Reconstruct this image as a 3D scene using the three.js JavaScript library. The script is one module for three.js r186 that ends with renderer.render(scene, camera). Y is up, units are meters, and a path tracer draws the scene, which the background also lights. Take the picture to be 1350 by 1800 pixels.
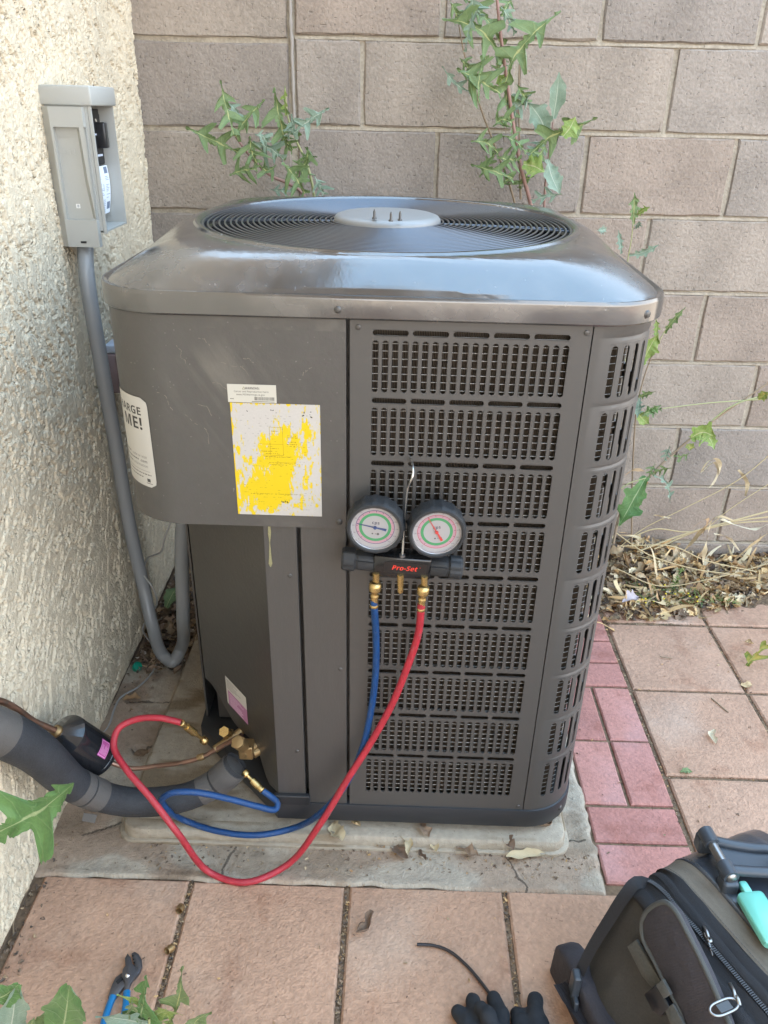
import * as THREE from 'three';
import { mergeGeometries, toCreasedNormals, mergeVertices } from 'three/addons/utils/BufferGeometryUtils.js';
import { RoundedBoxGeometry } from 'three/addons/geometries/RoundedBoxGeometry.js';
import { MarchingCubes } from 'three/addons/objects/MarchingCubes.js';

// ---------------------------------------------------------------- camera, light, exposure
const scene = new THREE.Scene();
const F = 1390, EYE = new THREE.Vector3(0.683, 1.398, 2.358);
const camera = new THREE.PerspectiveCamera(2 * Math.atan(900 / F) * 180 / Math.PI, 0.75, 0.05, 400);
camera.position.copy(EYE);
camera.rotation.set(-0.4731, -0.0121, 0.0228, 'YXZ');
camera.updateMatrixWorld();
const renderer = new THREE.WebGLRenderer({ antialias: true });
renderer.toneMapping = THREE.LinearToneMapping;
renderer.toneMappingExposure = 9.9;
renderer.shadowMap.enabled = true;

const SUN = new THREE.Vector3(-0.85, 0.46, -0.26).normalize();
{
  // clear afternoon sky, bright and pale towards the sun and the horizon, blue overhead
  const w = 512, h = 256, d = new Float32Array(w * h * 4), v = new THREE.Vector3();
  for (let j = 0; j < h; j++) for (let i = 0; i < w; i++) {
    const th = (j + 0.5) / h * Math.PI - Math.PI / 2, ph = ((i + 0.5) / w - 0.5) * 2 * Math.PI;
    v.set(Math.cos(th) * Math.cos(ph), Math.sin(th), Math.cos(th) * Math.sin(ph));
    const el = Math.max(0, v.y), near = Math.max(0, v.dot(SUN));
    const t = Math.pow(1 - el, 1.9), g = 0.55 * Math.pow(near, 6) + 0.5 * Math.pow(near, 40);
    const k = (j * w + i) * 4;
    d[k] = 0.212 + 0.32 * t + g * 0.9; d[k + 1] = 0.325 + 0.17 * t + g * 0.8; d[k + 2] = 0.465 - 0.015 * t + g * 0.64; d[k + 3] = 1;
  }
  const sky = new THREE.DataTexture(d, w, h, THREE.RGBAFormat, THREE.FloatType);
  sky.mapping = THREE.EquirectangularReflectionMapping; sky.magFilter = THREE.LinearFilter; sky.needsUpdate = true;
  scene.background = sky; scene.environment = sky;
}
const sun = new THREE.DirectionalLight(new THREE.Color(1, 0.93, 0.82), 3.2);
sun.position.copy(SUN).multiplyScalar(20); sun.castShadow = true; sun.shadow.mapSize.set(2048, 2048);
Object.assign(sun.shadow.camera, { left: -10, right: 10, top: 10, bottom: -10, near: 0.5, far: 60 });
scene.add(sun); scene.add(sun.target);

// ---------------------------------------------------------------- helpers
let seed = 7;
function rnd() { seed = (seed + 0x6D2B79F5) | 0; let t = Math.imul(seed ^ (seed >>> 15), 1 | seed); t = (t + Math.imul(t ^ (t >>> 7), 61 | t)) ^ t; return ((t ^ (t >>> 14)) >>> 0) / 4294967296; }
const rr = (a, b) => a + (b - a) * rnd();
const V = (x, y, z) => new THREE.Vector3(x, y, z);
const clamp = (x, a = 0, b = 1) => Math.min(b, Math.max(a, x));
const ss = (a, b, x) => { const t = clamp((x - a) / (b - a)); return t * t * (3 - 2 * t); };
const lerp = (a, b, t) => a + (b - a) * t;
function hash(x, y, s) { let h = Math.imul(x, 374761393) ^ Math.imul(y, 668265263) ^ Math.imul(s, 1442695041); h = Math.imul(h ^ (h >>> 13), 1274126177); h ^= h >>> 16; return (h >>> 0) / 4294967296; }
function vn(x, y, s = 0, P = 0) {            // value noise -1..1, period P cells if given
  const xi = Math.floor(x), yi = Math.floor(y); let fx = x - xi, fy = y - yi; fx = fx * fx * (3 - 2 * fx); fy = fy * fy * (3 - 2 * fy);
  const m = P ? (a) => ((a % P) + P) % P : (a) => a;
  const a = hash(m(xi), m(yi), s), b = hash(m(xi + 1), m(yi), s), c = hash(m(xi), m(yi + 1), s), d = hash(m(xi + 1), m(yi + 1), s);
  return (a + (b - a) * fx + (c - a) * fy + (a - b - c + d) * fx * fy) * 2 - 1;
}
function fbm(x, y, o = 4, s = 0, P = 0) { let r = 0, a = 0.5, n = 0; for (let i = 0; i < o; i++) { r += a * vn(x, y, s + i * 17, P); n += a; a *= 0.5; x *= 2; y *= 2; P *= 2; } return r / n; }
// a texture of n x n texels filled by f(u, v) -> [r, g, b] (linear 0..1 for colour maps) or a number
const s8 = (x) => 255 * (x <= 0.0031308 ? 12.92 * x : 1.055 * Math.pow(clamp(x), 1 / 2.4) - 0.055);
function tex(n, f, colour, m = n) {
  const d = new Uint8Array(n * m * 4);
  for (let j = 0; j < m; j++) for (let i = 0; i < n; i++) {
    const c = f((i + 0.5) / n, (j + 0.5) / m), k = (j * n + i) * 4;
    if (colour) { d[k] = s8(c[0]); d[k + 1] = s8(c[1]); d[k + 2] = s8(c[2]); } else d[k] = d[k + 1] = d[k + 2] = 255 * clamp(c);
    d[k + 3] = 255;
  }
  const t = new THREE.DataTexture(d, n, m); t.wrapS = t.wrapT = THREE.RepeatWrapping; t.magFilter = THREE.LinearFilter; t.minFilter = THREE.LinearMipmapLinearFilter; t.generateMipmaps = true;
  if (colour) t.colorSpace = THREE.SRGBColorSpace;
  t.needsUpdate = true; return t;
}
function canvasTex(w, h, draw) { const c = document.createElement('canvas'); c.width = w; c.height = h; draw(c.getContext('2d'), w, h); const t = new THREE.CanvasTexture(c); t.colorSpace = THREE.SRGBColorSpace; t.anisotropy = 4; return t; }
const rep = (t, a, b = a) => { const c = t.clone(); c.repeat.set(a, b); c.needsUpdate = true; return c; };
const C3 = (r, g, b) => new THREE.Color().setRGB(r, g, b);
const std = (c, rough = 0.8, o = {}) => new THREE.MeshStandardMaterial({ color: Array.isArray(c) ? C3(...c) : c, roughness: rough, ...o });
const phy = (c, rough = 0.5, o = {}) => new THREE.MeshPhysicalMaterial({ color: Array.isArray(c) ? C3(...c) : c, roughness: rough, ...o });

const used = {};
const numbered = (n) => { const k = used[n] = (used[n] ?? -1) + 1; return k ? n + '_' + String(k).padStart(3, '0') : n; };
function tag(o, label, category, group, kind) { if (label) o.userData.label = label; if (category) o.userData.category = category; if (group) o.userData.group = group; if (kind) o.userData.kind = kind; return o; }
function thing(name, label, category, pos = [0, 0, 0], turn = 0, group) { const o = new THREE.Group(); o.name = numbered(name); o.position.set(...pos); o.rotation.y = turn; scene.add(o); return tag(o, label, category, group); }
function part(name, geo, mat, parent, label) {
  if (Array.isArray(geo)) geo = mg(geo);
  const m = new THREE.Mesh(geo, mat); m.name = parent === scene ? numbered(name) : name; m.castShadow = m.receiveShadow = true; parent.add(m); if (label) m.userData.label = label; return m;
}
function mg(list) { const l = list.map((g) => { g = g.index ? g.toNonIndexed() : g; for (const k of Object.keys(g.attributes)) if (!['position', 'normal', 'uv'].includes(k)) g.deleteAttribute(k); if (!g.attributes.uv) g.setAttribute('uv', new THREE.BufferAttribute(new Float32Array(g.attributes.position.count * 2), 2)); return g; }); return l.length === 1 ? l[0] : mergeGeometries(l); }
function structure(name, geo, mat, label) { const m = part(name, geo, mat, scene, label); m.userData.kind = 'structure'; return m; }
// uv in metres by the way each face points
function metreUV(g, ox = 0, oy = 0) {
  g = g.index ? g.toNonIndexed() : g; const p = g.attributes.position, uv = new Float32Array(p.count * 2), a = V(), b = V(), c = V();
  for (let i = 0; i < p.count; i += 3) {
    a.fromBufferAttribute(p, i); b.fromBufferAttribute(p, i + 1); c.fromBufferAttribute(p, i + 2); b.sub(a); c.sub(a); b.cross(c);
    const x = Math.abs(b.x), y = Math.abs(b.y), z = Math.abs(b.z);
    for (let k = 0; k < 3; k++) { a.fromBufferAttribute(p, i + k); const q = z >= x && z >= y ? [a.x, a.y] : y >= x ? [a.x, a.z] : [a.z, a.y]; uv[(i + k) * 2] = q[0] + ox; uv[(i + k) * 2 + 1] = q[1] + oy; }
  }
  g.setAttribute('uv', new THREE.BufferAttribute(uv, 2)); return g;
}
const box = (w, h, d, x = 0, y = 0, z = 0) => new THREE.BoxGeometry(w, h, d).translate(x, y, z);
const rbox = (w, h, d, r, x = 0, y = 0, z = 0, s = 2) => new RoundedBoxGeometry(w, h, d, s, r).translate(x, y, z);
const cyl = (r0, r1, h, n = 24, open = false) => new THREE.CylinderGeometry(r0, r1, h, n, 1, open);
function along(g, a, b) { const d = b.clone().sub(a); g.applyQuaternion(new THREE.Quaternion().setFromUnitVectors(V(0, 1, 0), d.clone().normalize())); return g.translate((a.x + b.x) / 2, (a.y + b.y) / 2, (a.z + b.z) / 2); }
const rod = (a, b, r, n = 10, r2 = r) => along(cyl(r2, r, a.distanceTo(b), n), a, b);
function tube(pts, r, seg = 60, n = 10, closed = false) {   // r number or function of t
  const c = new THREE.CatmullRomCurve3(pts, closed, 'centripetal'); const g = new THREE.TubeGeometry(c, seg, 1, n, closed);
  const p = g.attributes.position; const L = c.getLength(), uv = g.attributes.uv;
  for (let i = 0; i <= seg; i++) { const t = i / seg, q = c.getPointAt(closed ? t % 1 : t), R = typeof r === 'function' ? r(t) : r; for (let j = 0; j <= n; j++) { const k = i * (n + 1) + j; p.setXYZ(k, q.x + (p.getX(k) - q.x) * R, q.y + (p.getY(k) - q.y) * R, q.z + (p.getZ(k) - q.z) * R); uv.setXY(k, uv.getX(k) * L, uv.getY(k)); } }
  return g;
}
function capped(pts, r, seg, n) { const g = tube(pts, r, seg, n), R = (t) => typeof r === 'function' ? r(t) : r; const c = new THREE.CatmullRomCurve3(pts, false, 'centripetal'); const e = (t, s) => { const q = c.getPointAt(t), d = c.getTangentAt(t).multiplyScalar(s); const k = new THREE.CircleGeometry(R(t), n); k.applyQuaternion(new THREE.Quaternion().setFromUnitVectors(V(0, 0, 1), d)); return k.translate(q.x, q.y, q.z); }; return mg([g, e(0, -1), e(1, 1)]); }
const lathe = (prof, n = 32) => new THREE.LatheGeometry(prof.map((q) => new THREE.Vector2(q[0], q[1])), n);
const shape = (pts) => new THREE.Shape(pts.map((q) => new THREE.Vector2(q[0], q[1])));
const extr = (sh, depth, bevel = 0, o = {}) => new THREE.ExtrudeGeometry(sh, { depth, bevelEnabled: bevel > 0, bevelSize: bevel, bevelThickness: bevel, bevelOffset: -bevel, bevelSegments: 2, curveSegments: 10, ...o });
function rrShape(w, h, r, n = 6) { const p = []; for (const [sx, sy, a0] of [[1, 1, 0], [-1, 1, 1], [-1, -1, 2], [1, -1, 3]]) for (let i = 0; i <= n; i++) { const a = (a0 + i / n) * Math.PI / 2; p.push([sx * (w / 2 - r) + r * Math.cos(a), sy * (h / 2 - r) + r * Math.sin(a)]); } return p; }
const smooth = (g, a = 0.7) => toCreasedNormals(g, a);
// where the ray of a spot of the survey photograph (1350 x 1800 spots) meets a plane of the site
function ray(u, v) { return V((u - 675) / F, -(v - 900) / F, -1).applyEuler(camera.rotation); }
const hit = (k, val, u, v) => { const d = ray(u, v); return d.multiplyScalar((val - EYE[k]) / d[k]).add(EYE); };
const PX = (u, v, x) => hit('x', x, u, v), PY = (u, v, y = 0) => hit('y', y, u, v), PZ = (u, v, z) => hit('z', z, u, v);
class MB { constructor() { this.p = []; this.uv = []; } tri(a, b, c, ua, ub, uc) { for (const q of [a, b, c]) this.p.push(q.x, q.y, q.z); for (const q of [ua, ub, uc]) this.uv.push(q ? q[0] : 0, q ? q[1] : 0); } quad(a, b, c, d, ua, ub, uc, ud) { this.tri(a, b, c, ua, ub, uc); this.tri(a, c, d, ua, uc, ud); } geo(crease = 0.6) { let g = new THREE.BufferGeometry(); g.setAttribute('position', new THREE.Float32BufferAttribute(this.p, 3)); g.setAttribute('uv', new THREE.Float32BufferAttribute(this.uv, 2)); return crease ? toCreasedNormals(g, crease) : (g.computeVertexNormals(), g); } }
function gridGeo(nu, nv, f, uvf) {           // (nu+1) x (nv+1) points f(i/nu, j/nv)
  const p = [], uv = [], ix = []; for (let j = 0; j <= nv; j++) for (let i = 0; i <= nu; i++) { const q = f(i / nu, j / nv); p.push(q.x, q.y, q.z); const w = uvf ? uvf(i / nu, j / nv, q) : [i / nu, j / nv]; uv.push(w[0], w[1]); }
  for (let j = 0; j < nv; j++) for (let i = 0; i < nu; i++) { const a = j * (nu + 1) + i, b = a + 1, c = a + nu + 1, d = c + 1; ix.push(a, b, d, a, d, c); }
  const g = new THREE.BufferGeometry(); g.setAttribute('position', new THREE.Float32BufferAttribute(p, 3)); g.setAttribute('uv', new THREE.Float32BufferAttribute(uv, 2)); g.setIndex(ix); g.computeVertexNormals(); return g;
}
// ---------------------------------------------------------------- ground
const dirtTex = tex(512, (u, v) => { const a = fbm(u * 8, v * 8, 5, 3, 8), b = fbm(u * 64, v * 64, 2, 9, 64); const k = 0.75 + 0.35 * a + 0.35 * b; return [0.25 * k, 0.165 * k, 0.10 * k]; }, true);
const dirtBump = tex(512, (u, v) => 0.5 + 0.3 * fbm(u * 32, v * 32, 4, 5, 32));
structure('ground', new THREE.PlaneGeometry(300, 300, 1, 1).rotateX(-Math.PI / 2).translate(0, -0.022, 0), std([0.42, 0.33, 0.25], 0.95));
structure('joint_sand', metreUV(new THREE.PlaneGeometry(5.2, 3.7).rotateX(-Math.PI / 2).translate(2.6, -0.0075, 1.86)), std('#ffffff', 0.95, { map: rep(dirtTex, 2.5), bumpMap: rep(dirtBump, 2.5), bumpScale: 0.004 }));
structure('patio_floor', box(9, 0.1, 5.3, 4.5, -0.05, 6.36), std([0.40, 0.27, 0.2], 0.9));

// concrete pavers and red bricks, each one a piece
const paverTex = tex(900, (u, v) => {
  const a = fbm(u * 5, v * 5, 4, 11, 5), b = fbm(u * 96, v * 96, 3, 13, 96), sp = vn(u * 210, v * 210, 15, 210), dk = vn(u * 120, v * 120, 16, 120), st = ss(0.15, 0.6, fbm(u * 7, v * 7, 5, 19, 7));
  let k = 1 + 0.15 * a + 0.2 * b; if (sp > 0.88) k += 0.25; if (dk < -0.9) k -= 0.4; const w = ss(-0.1, 0.5, fbm(u * 3, v * 3, 5, 23, 3)) * 0.12;
  return [clamp(0.47 * k + w * 0.3 - st * 0.07), clamp(0.283 * k + w * 0.5 - st * 0.06), clamp(0.185 * k + w * 0.5 - st * 0.045)];
}, true);
const paverBump = tex(900, (u, v) => { const b = fbm(u * 80, v * 80, 4, 13, 80), c = vn(u * 220, v * 220, 15, 220), d = vn(u * 34, v * 34, 77, 34); return 0.55 + 0.22 * b + 0.14 * c - (d > 0.86 ? 0.25 : 0); });
const paverMats = [[1, 1, 1], [1.05, 1.05, 1.06], [0.95, 0.94, 0.93], [1.0, 1.0, 1.03], [0.97, 0.96, 0.98]].map((c) => std(c, 0.88, { map: rep(paverTex, 1.6), bumpMap: rep(paverBump, 1.6), bumpScale: 0.003 }));
const brickMats = [[1.0, 0.76, 0.95], [1.06, 0.82, 1.02], [0.95, 0.7, 0.87]].map((c) => std(c, 0.85, { map: rep(paverTex, 1.9), bumpMap: rep(paverBump, 1.9), bumpScale: 0.0022 }));
const PATIO = new THREE.Group(); PATIO.name = 'patio'; PATIO.userData.kind = 'structure'; PATIO.position.set(1.4418, 0, 0); PATIO.rotation.y = -0.0249; scene.add(PATIO);
const STRIP = new THREE.Group(); STRIP.name = 'brick_border'; STRIP.userData.kind = 'structure'; STRIP.position.copy(PATIO.position); STRIP.rotation.copy(PATIO.rotation); scene.add(STRIP);
function slabPiece(w, d, bev, k) {           // a chamfered slab, its arris a little uneven
  const n = 7, top = [], ring = (inset, y, j) => { const o = []; const e = [[-1, -1, 1, 0], [1, -1, 0, 1], [1, 1, -1, 0], [-1, 1, 0, -1]]; for (const [sx, sz, dx, dz] of e) for (let i = 0; i < n; i++) { const t = i / n * 2; const x = (sx + dx * t) * (w / 2 - inset), z = (sz + dz * t) * (d / 2 - inset); const r = (hash(Math.round((x + 9) * 999), Math.round((z + 9) * 999), k + 3) - 0.5) * j; o.push(V(x - Math.sign(x) * Math.abs(r), y + r * 0.5, z - Math.sign(z) * Math.abs(r))); } return o; };
  const a = ring(bev, 0, 0.0012), b = ring(0.0006, -bev * 0.8, 0.0016), c = ring(0.0006, -0.03, 0.0005), m = new MB(), N = a.length, ctr = V(0, 0, 0), ox = hash(k, 1, 5) * 3, oy = hash(k, 2, 5) * 3, uv = (q) => [q.x + ox, q.z + oy];
  for (let i = 0; i < N; i++) { const j = (i + 1) % N; m.tri(ctr, a[j], a[i], uv(ctr), uv(a[j]), uv(a[i])); m.quad(a[i], a[j], b[j], b[i], uv(a[i]), uv(a[j]), uv(b[j]), uv(b[i])); m.quad(b[i], b[j], c[j], c[i], uv(b[i]), uv(b[j]), uv(c[j]), uv(c[i])); }
  return m.geo(0.25);
}
const G0 = 0.0085;
const paverGeos = [1, 2, 3, 4, 5, 6].map((k) => slabPiece(0.315 - G0, 0.315 - G0, 0.005, k));
let pk = 0;
function paver(cx, cz, mi) { const m = part('paver', paverGeos[pk++ % 6], paverMats[mi], PATIO); m.position.set(cx + rr(-0.001, 0.001), rr(-0.0015, 0.0012), cz + rr(-0.001, 0.001)); m.rotation.set(rr(-0.003, 0.003), (pk % 4) * Math.PI / 2 + rr(-0.003, 0.003), rr(-0.003, 0.003)); return m; }
for (let r = 0; r < 4; r++) for (let c = 0; c < 9; c++) { const x = -1.085 - 0.1575 + 0.315 * c; if (c === 0) continue; paver(x, 1.2965 + 0.1575 + 0.315 * r, [0, 0, 2, 0, 1, 1, 3, 3, 3][(c + r) % 9]); }
for (let r = 0; r < 4; r++) { const m = part('paver', slabPiece(0.315 - G0 - (r ? 0.02 : 0.012), 0.315 - G0, 0.005, 30 + r), paverMats[[0, 2, 0, 1][r]], PATIO); m.position.set(-1.085 - 0.1575 + (r ? 0.01 : 0.006), 0, 1.2965 + 0.1575 + 0.315 * r); }
for (let r = 0; r < 4; r++) for (let c = 0; c < 5; c++) paver(-0.037 + 0.1575 + 0.3145 * c, 1.292 - 0.1575 - 0.315 * r, 3 + ((c + r) & 1));
{ // bricks of the border strip
  const g = 0.006, L = [1, 2, 3].map((k) => slabPiece(0.207 - g, 0.1045 - g, 0.0045, 50 + k)), S = [1, 2, 3].map((k) => slabPiece(0.1035 - g, 0.208 - g, 0.0045, 60 + k)); let k = 0;
  const put = (geo, x, z) => { const m = part('brick', geo[k % 3], brickMats[(k++ * 2) % 3], STRIP); m.position.set(x, rr(-0.0012, 0.001), z); m.rotation.y = rr(-0.004, 0.004); };
  const xm = -0.1435;
  for (let z = 1.2265; z > -0.1;) { put(L, xm, z); put(L, xm, z - 0.1045); z -= 0.157; put(S, xm - 0.0518, z - 0.104); put(S, xm + 0.0518, z - 0.104); z -= 0.208; put(S, xm - 0.0518, z - 0.104); put(S, xm + 0.0518, z - 0.104); z -= 0.2615; }
}
// the old mortar bed round the equipment pad
const crackAt = (x, z, a) => { let d = 9; x += 0.006 * vn(x * 60, z * 60, 4); z += 0.006 * vn(x * 60, z * 60, 8); for (const [x0, z0, x1, z1] of a) { const dx = x1 - x0, dz = z1 - z0, t = clamp(((x - x0) * dx + (z - z0) * dz) / (dx * dx + dz * dz)); d = Math.min(d, Math.hypot(x - x0 - dx * t, z - z0 - dz * t)); } return d; };
const CR = [[-1.02, 1.29, -1.0, 1.2], [-1.0, 1.2, -0.98, 1.1], [-0.40, 1.29, -0.43, 1.22], [-0.43, 1.22, -0.38, 1.19], [-0.3, 1.17, -0.25, 1.165], [-1.3, 0.95, -1.2, 0.91], [-1.2, 0.91, -1.16, 0.93], [-1.37, 0.78, -1.22, 0.77], [-1.26, 1.16, -1.33, 1.2]];
const bedCol = tex(900, (u, v) => {
  const x = -1.44 + 1.2 * u, z = 0.2 + 1.1 * v, a = fbm(x * 14, z * 14, 4, 31), b = fbm(x * 120, z * 120, 3, 33), c = fbm(x * 5 + 3, z * 9, 4, 37);
  let k = 0.95 + 0.12 * a + 0.16 * b, r = 0.445, g = 0.375, bl = 0.29;
  const tan = ss(-0.14, 0.12, c + 0.28 * Math.exp(-Math.pow((x + 0.62) / 0.26, 2) - Math.pow((z - 1.22) / 0.045, 2)) + 0.22 * ss(-1.24, -1.36, x)); r = lerp(r, 0.385, tan); g = lerp(g, 0.285, tan); bl = lerp(bl, 0.205, tan); const br = ss(0.1, 0.45, fbm(x * 11 + 5, z * 16, 4, 39) + 0.45 * Math.exp(-Math.pow((x + 1.0) / 0.12, 2) - Math.pow((z - 1.23) / 0.04, 2))) * 0.6; r = lerp(r, 0.25, br); g = lerp(g, 0.185, br); bl = lerp(bl, 0.125, br);
  const dirt = ss(0.32, 0.6, fbm(x * 22, z * 22, 4, 41) + 0.25 * ss(0.62, 0.3, z)) * 0.65 * (0.6 + 0.6 * b); k *= 1 - dirt * 0.7;
  const spk = vn(x * 300, z * 300, 43); if (spk > 0.88) k *= 1.3; if (spk < -0.93) k *= 0.5;
  if (crackAt(x, z, CR) < 0.0022) k *= 0.35;
  return [r * k, g * k, bl * k];
}, true);
structure('concrete_slab', gridGeo(200, 180, (s, t) => { const x = -1.44 + 1.1945 * s + 0.005 * vn(t * 40, 3, 5) * ss(0.96, 1, s), z = 0.56 + 0.741 * t + 0.004 * vn(s * 30, 7, 5) * ss(0.96, 1, t); let y = 0.0005 + 0.0022 * fbm(x * 9, z * 9, 3, 51) + 0.0007 * vn(x * 90, z * 90, 53); if (s < 0.16) y += 0.008 * ss(0.16, 0.05, s) * ss(0.2, 0.5, t) * ss(0.95, 0.7, t); y -= 0.004 * ss(0.0035, 0.0005, crackAt(x, z, CR)); y -= 0.03 * ss(0.018, 0.010, Math.hypot((x + 1.293) * 0.9 + 0.003 * vn(x * 120, z * 120, 3), z - 0.951)); y -= 0.012 * ss(0.1, 0.0, t) ; if (Math.max(s, t) > 0.97) y = lerp(y, 0.0022, ss(0.97, 0.985, Math.max(s, t))) - 0.006 * ss(0.994, 1, Math.max(s, t)); const q = V(x, y, z); q.applyAxisAngle(V(0, 1, 0), -0.0249); q.x += 1.4418; return q; }, (s, t) => [0.01 + 0.9917 * s, (0.56 + 0.735 * t - 0.2) / 1.1]), std('#ffffff', 0.9, { map: bedCol, bumpMap: rep(paverBump, 3), bumpScale: 0.003 }), 'weathered mortar bed smeared around the equipment pad');

// the moulded pad under the unit
{
  const padCol = tex(768, (u, v) => { const x = u * 1.0, z = v * 0.9, a = fbm(x * 9, z * 9, 4, 61), b = fbm(x * 110, z * 110, 3, 63), st = ss(0.0, 0.42, fbm(x * 7 + 1, z * 26, 4, 67) + 0.42 * ss(0.74, 0.83, z) * ss(0.885, 0.86, z) - 0.08); let k = 0.98 + 0.1 * a + 0.14 * b; if (vn(x * 260, z * 260, 69) < -0.92) k *= 0.55; return [lerp(0.41, 0.22, st * 0.9) * k, lerp(0.35, 0.163, st * 0.9) * k, lerp(0.27, 0.10, st * 0.9) * k]; }, true);
  const g = extr(shape(rrShape(0.945, 1.03, 0.035, 5)), 0.022, 0.009, { bevelSegments: 4 }).rotateX(-Math.PI / 2).translate(0.4725, 0, 0.515);
  const p = thing('equipment_pad', 'cream rounded concrete pad that the condenser stands on', 'concrete pad', [1.4418, 0, 0], -0.0249);
  const m = part('pad_body', metreUV(smooth(g, 0.8)), std('#ffffff', 0.85, { map: padCol, bumpMap: rep(paverBump, 3), bumpScale: 0.0022 }), p); m.position.set(-1.258, 0.002, 0.18);
  // step of the pad's moulded rim
  const q = extr(shape(rrShape(0.965, 1.045, 0.04, 5)), 0.006, 0.002).rotateX(-Math.PI / 2).translate(0.4725, 0, 0.515);
  const m2 = part('pad_flange', metreUV(smooth(q, 0.8)), m.material, p); m2.position.set(-1.258, 0.0, 0.18);
}

// ---------------------------------------------------------------- house: stucco wall, upper storey and roof above the frame
const stuccoCol = tex(768, (u, v) => { const a = fbm(u * 4, v * 4, 4, 71, 4), b = fbm(u * 100, v * 100, 3, 73, 100), s = vn(u * 240, v * 240, 75, 240), o = ss(0.25, 0.6, fbm(u * 6, v * 3, 4, 79, 3)); let k = 1 + 0.07 * a + 0.12 * b; if (s < -0.9) k *= 0.7; return [0.66 * k, (0.568 - 0.03 * o) * k, (0.42 - 0.08 * o) * k]; }, true);
const grainBump = tex(512, (u, v) => 0.5 + 0.3 * fbm(u * 64, v * 64, 3, 81, 64) + 0.2 * vn(u * 200, v * 200, 83, 200));
const stuccoMat = std('#ffffff', 0.92, { map: rep(stuccoCol, 1.1), bumpMap: rep(grainBump, 5), bumpScale: 0.0022 });
const rough = (x, y, sd) => { let r = 0, a = 1, n = 0; for (let i = 0; i < 4; i++) { r += a * vn(x, y, sd + i * 13); n += a; a *= 0.66; x *= 2.1; y *= 2.1; } return r / n; };
function stuccoH(z, y) {                       // trowelled lace coat: ragged crusts with crumbly edges on a sandy ground, metres
  const th = lerp(-0.28, 0.42, ss(1.1, 0.35, y)) + 0.16 * vn(z * 2.2, y * 2.2, 91), c = Math.cos(th), sn = Math.sin(th), wz = z + 0.008 * fbm(z * 16, y * 16, 2, 93), wy = y + 0.008 * fbm(z * 16, y * 16, 2, 95);
  const p = wz * c + (wy - 0.7) * sn, q = (wy - 0.7) * c - wz * sn, calm = ss(0.22, 0.5, fbm(z * 7, y * 5, 3, 101));
  const n = rough(p * 44, q * 19, 97), n2 = rough(p * 70, q * 44, 197), k = 1 - 0.7 * calm, brk = ss(-0.25, 0.05, vn(p * 40, q * 26, 107)), brk2 = ss(0.0, 0.2, vn(p * 60, q * 40, 109));
  const crev = Math.exp(-Math.pow((n + 0.02) / 0.075, 2)) * brk, crev2 = Math.exp(-Math.pow((n2 - 0.05) / 0.085, 2)) * brk2;
  return 0.008 + k * (0.0026 * ss(-0.02, 0.07, n) - 0.0064 * crev - 0.0046 * crev2) + 0.0011 * fbm(z * 250, y * 210, 2, 103) + 0.0006 * vn(z * 500, y * 430, 104) + 0.004 * fbm(z * 2.5, y * 2.5, 2, 105);
}
{
  const h = thing('house', 'cream stucco house wall with rough trowelled texture along the left side', 'house');
  const Z0 = 0.0, Z1 = 1.72, Y0 = -0.03, Y1 = 1.95;
  const wall = gridGeo(800, 800, (s, t) => { const z = Z1 + (Z0 - Z1) * s, y = Y0 + (Y1 - Y0) * t; return V(0.002 + stuccoH(z, y) * ss(0, 0.03, y + 0.01) + 0.03 * ss(0.12, 0.0, z) * ss(0.3, 1.3, y), y, z); }, (s, t, q) => [q.z, q.y]);
  part('stucco_wall', wall, stuccoMat, h);
  part('wall_core', [box(0.3, 3.1, 7.3, -0.155, 1.52, 3.63)], std([0.6, 0.52, 0.39], 0.9), h);
  for (const z of [0.15, 7.1]) part('end_wall', box(6, 3.1, 0.3, -3.3, 1.52, z), std([0.6, 0.52, 0.39], 0.9), h);
  part('roof', [extr(shape([[-6.6, 3.075], [0.40, 3.075], [0.40, 3.22], [-3.1, 4.5], [-6.6, 3.22]]), 8.0).translate(0, 0, -0.3)], std([0.58, 0.54, 0.49], 0.85), h);
  part('patio_roof', [box(1.5, 0.2, 5.2, 0.44, 2.98, 4.6)], std([0.68, 0.65, 0.61], 0.85), h);
  part('weep_screed', box(0.006, 0.03, 1.72, 0.004, -0.012, 0.86), std([0.16, 0.11, 0.07], 0.9), h);
}
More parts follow.
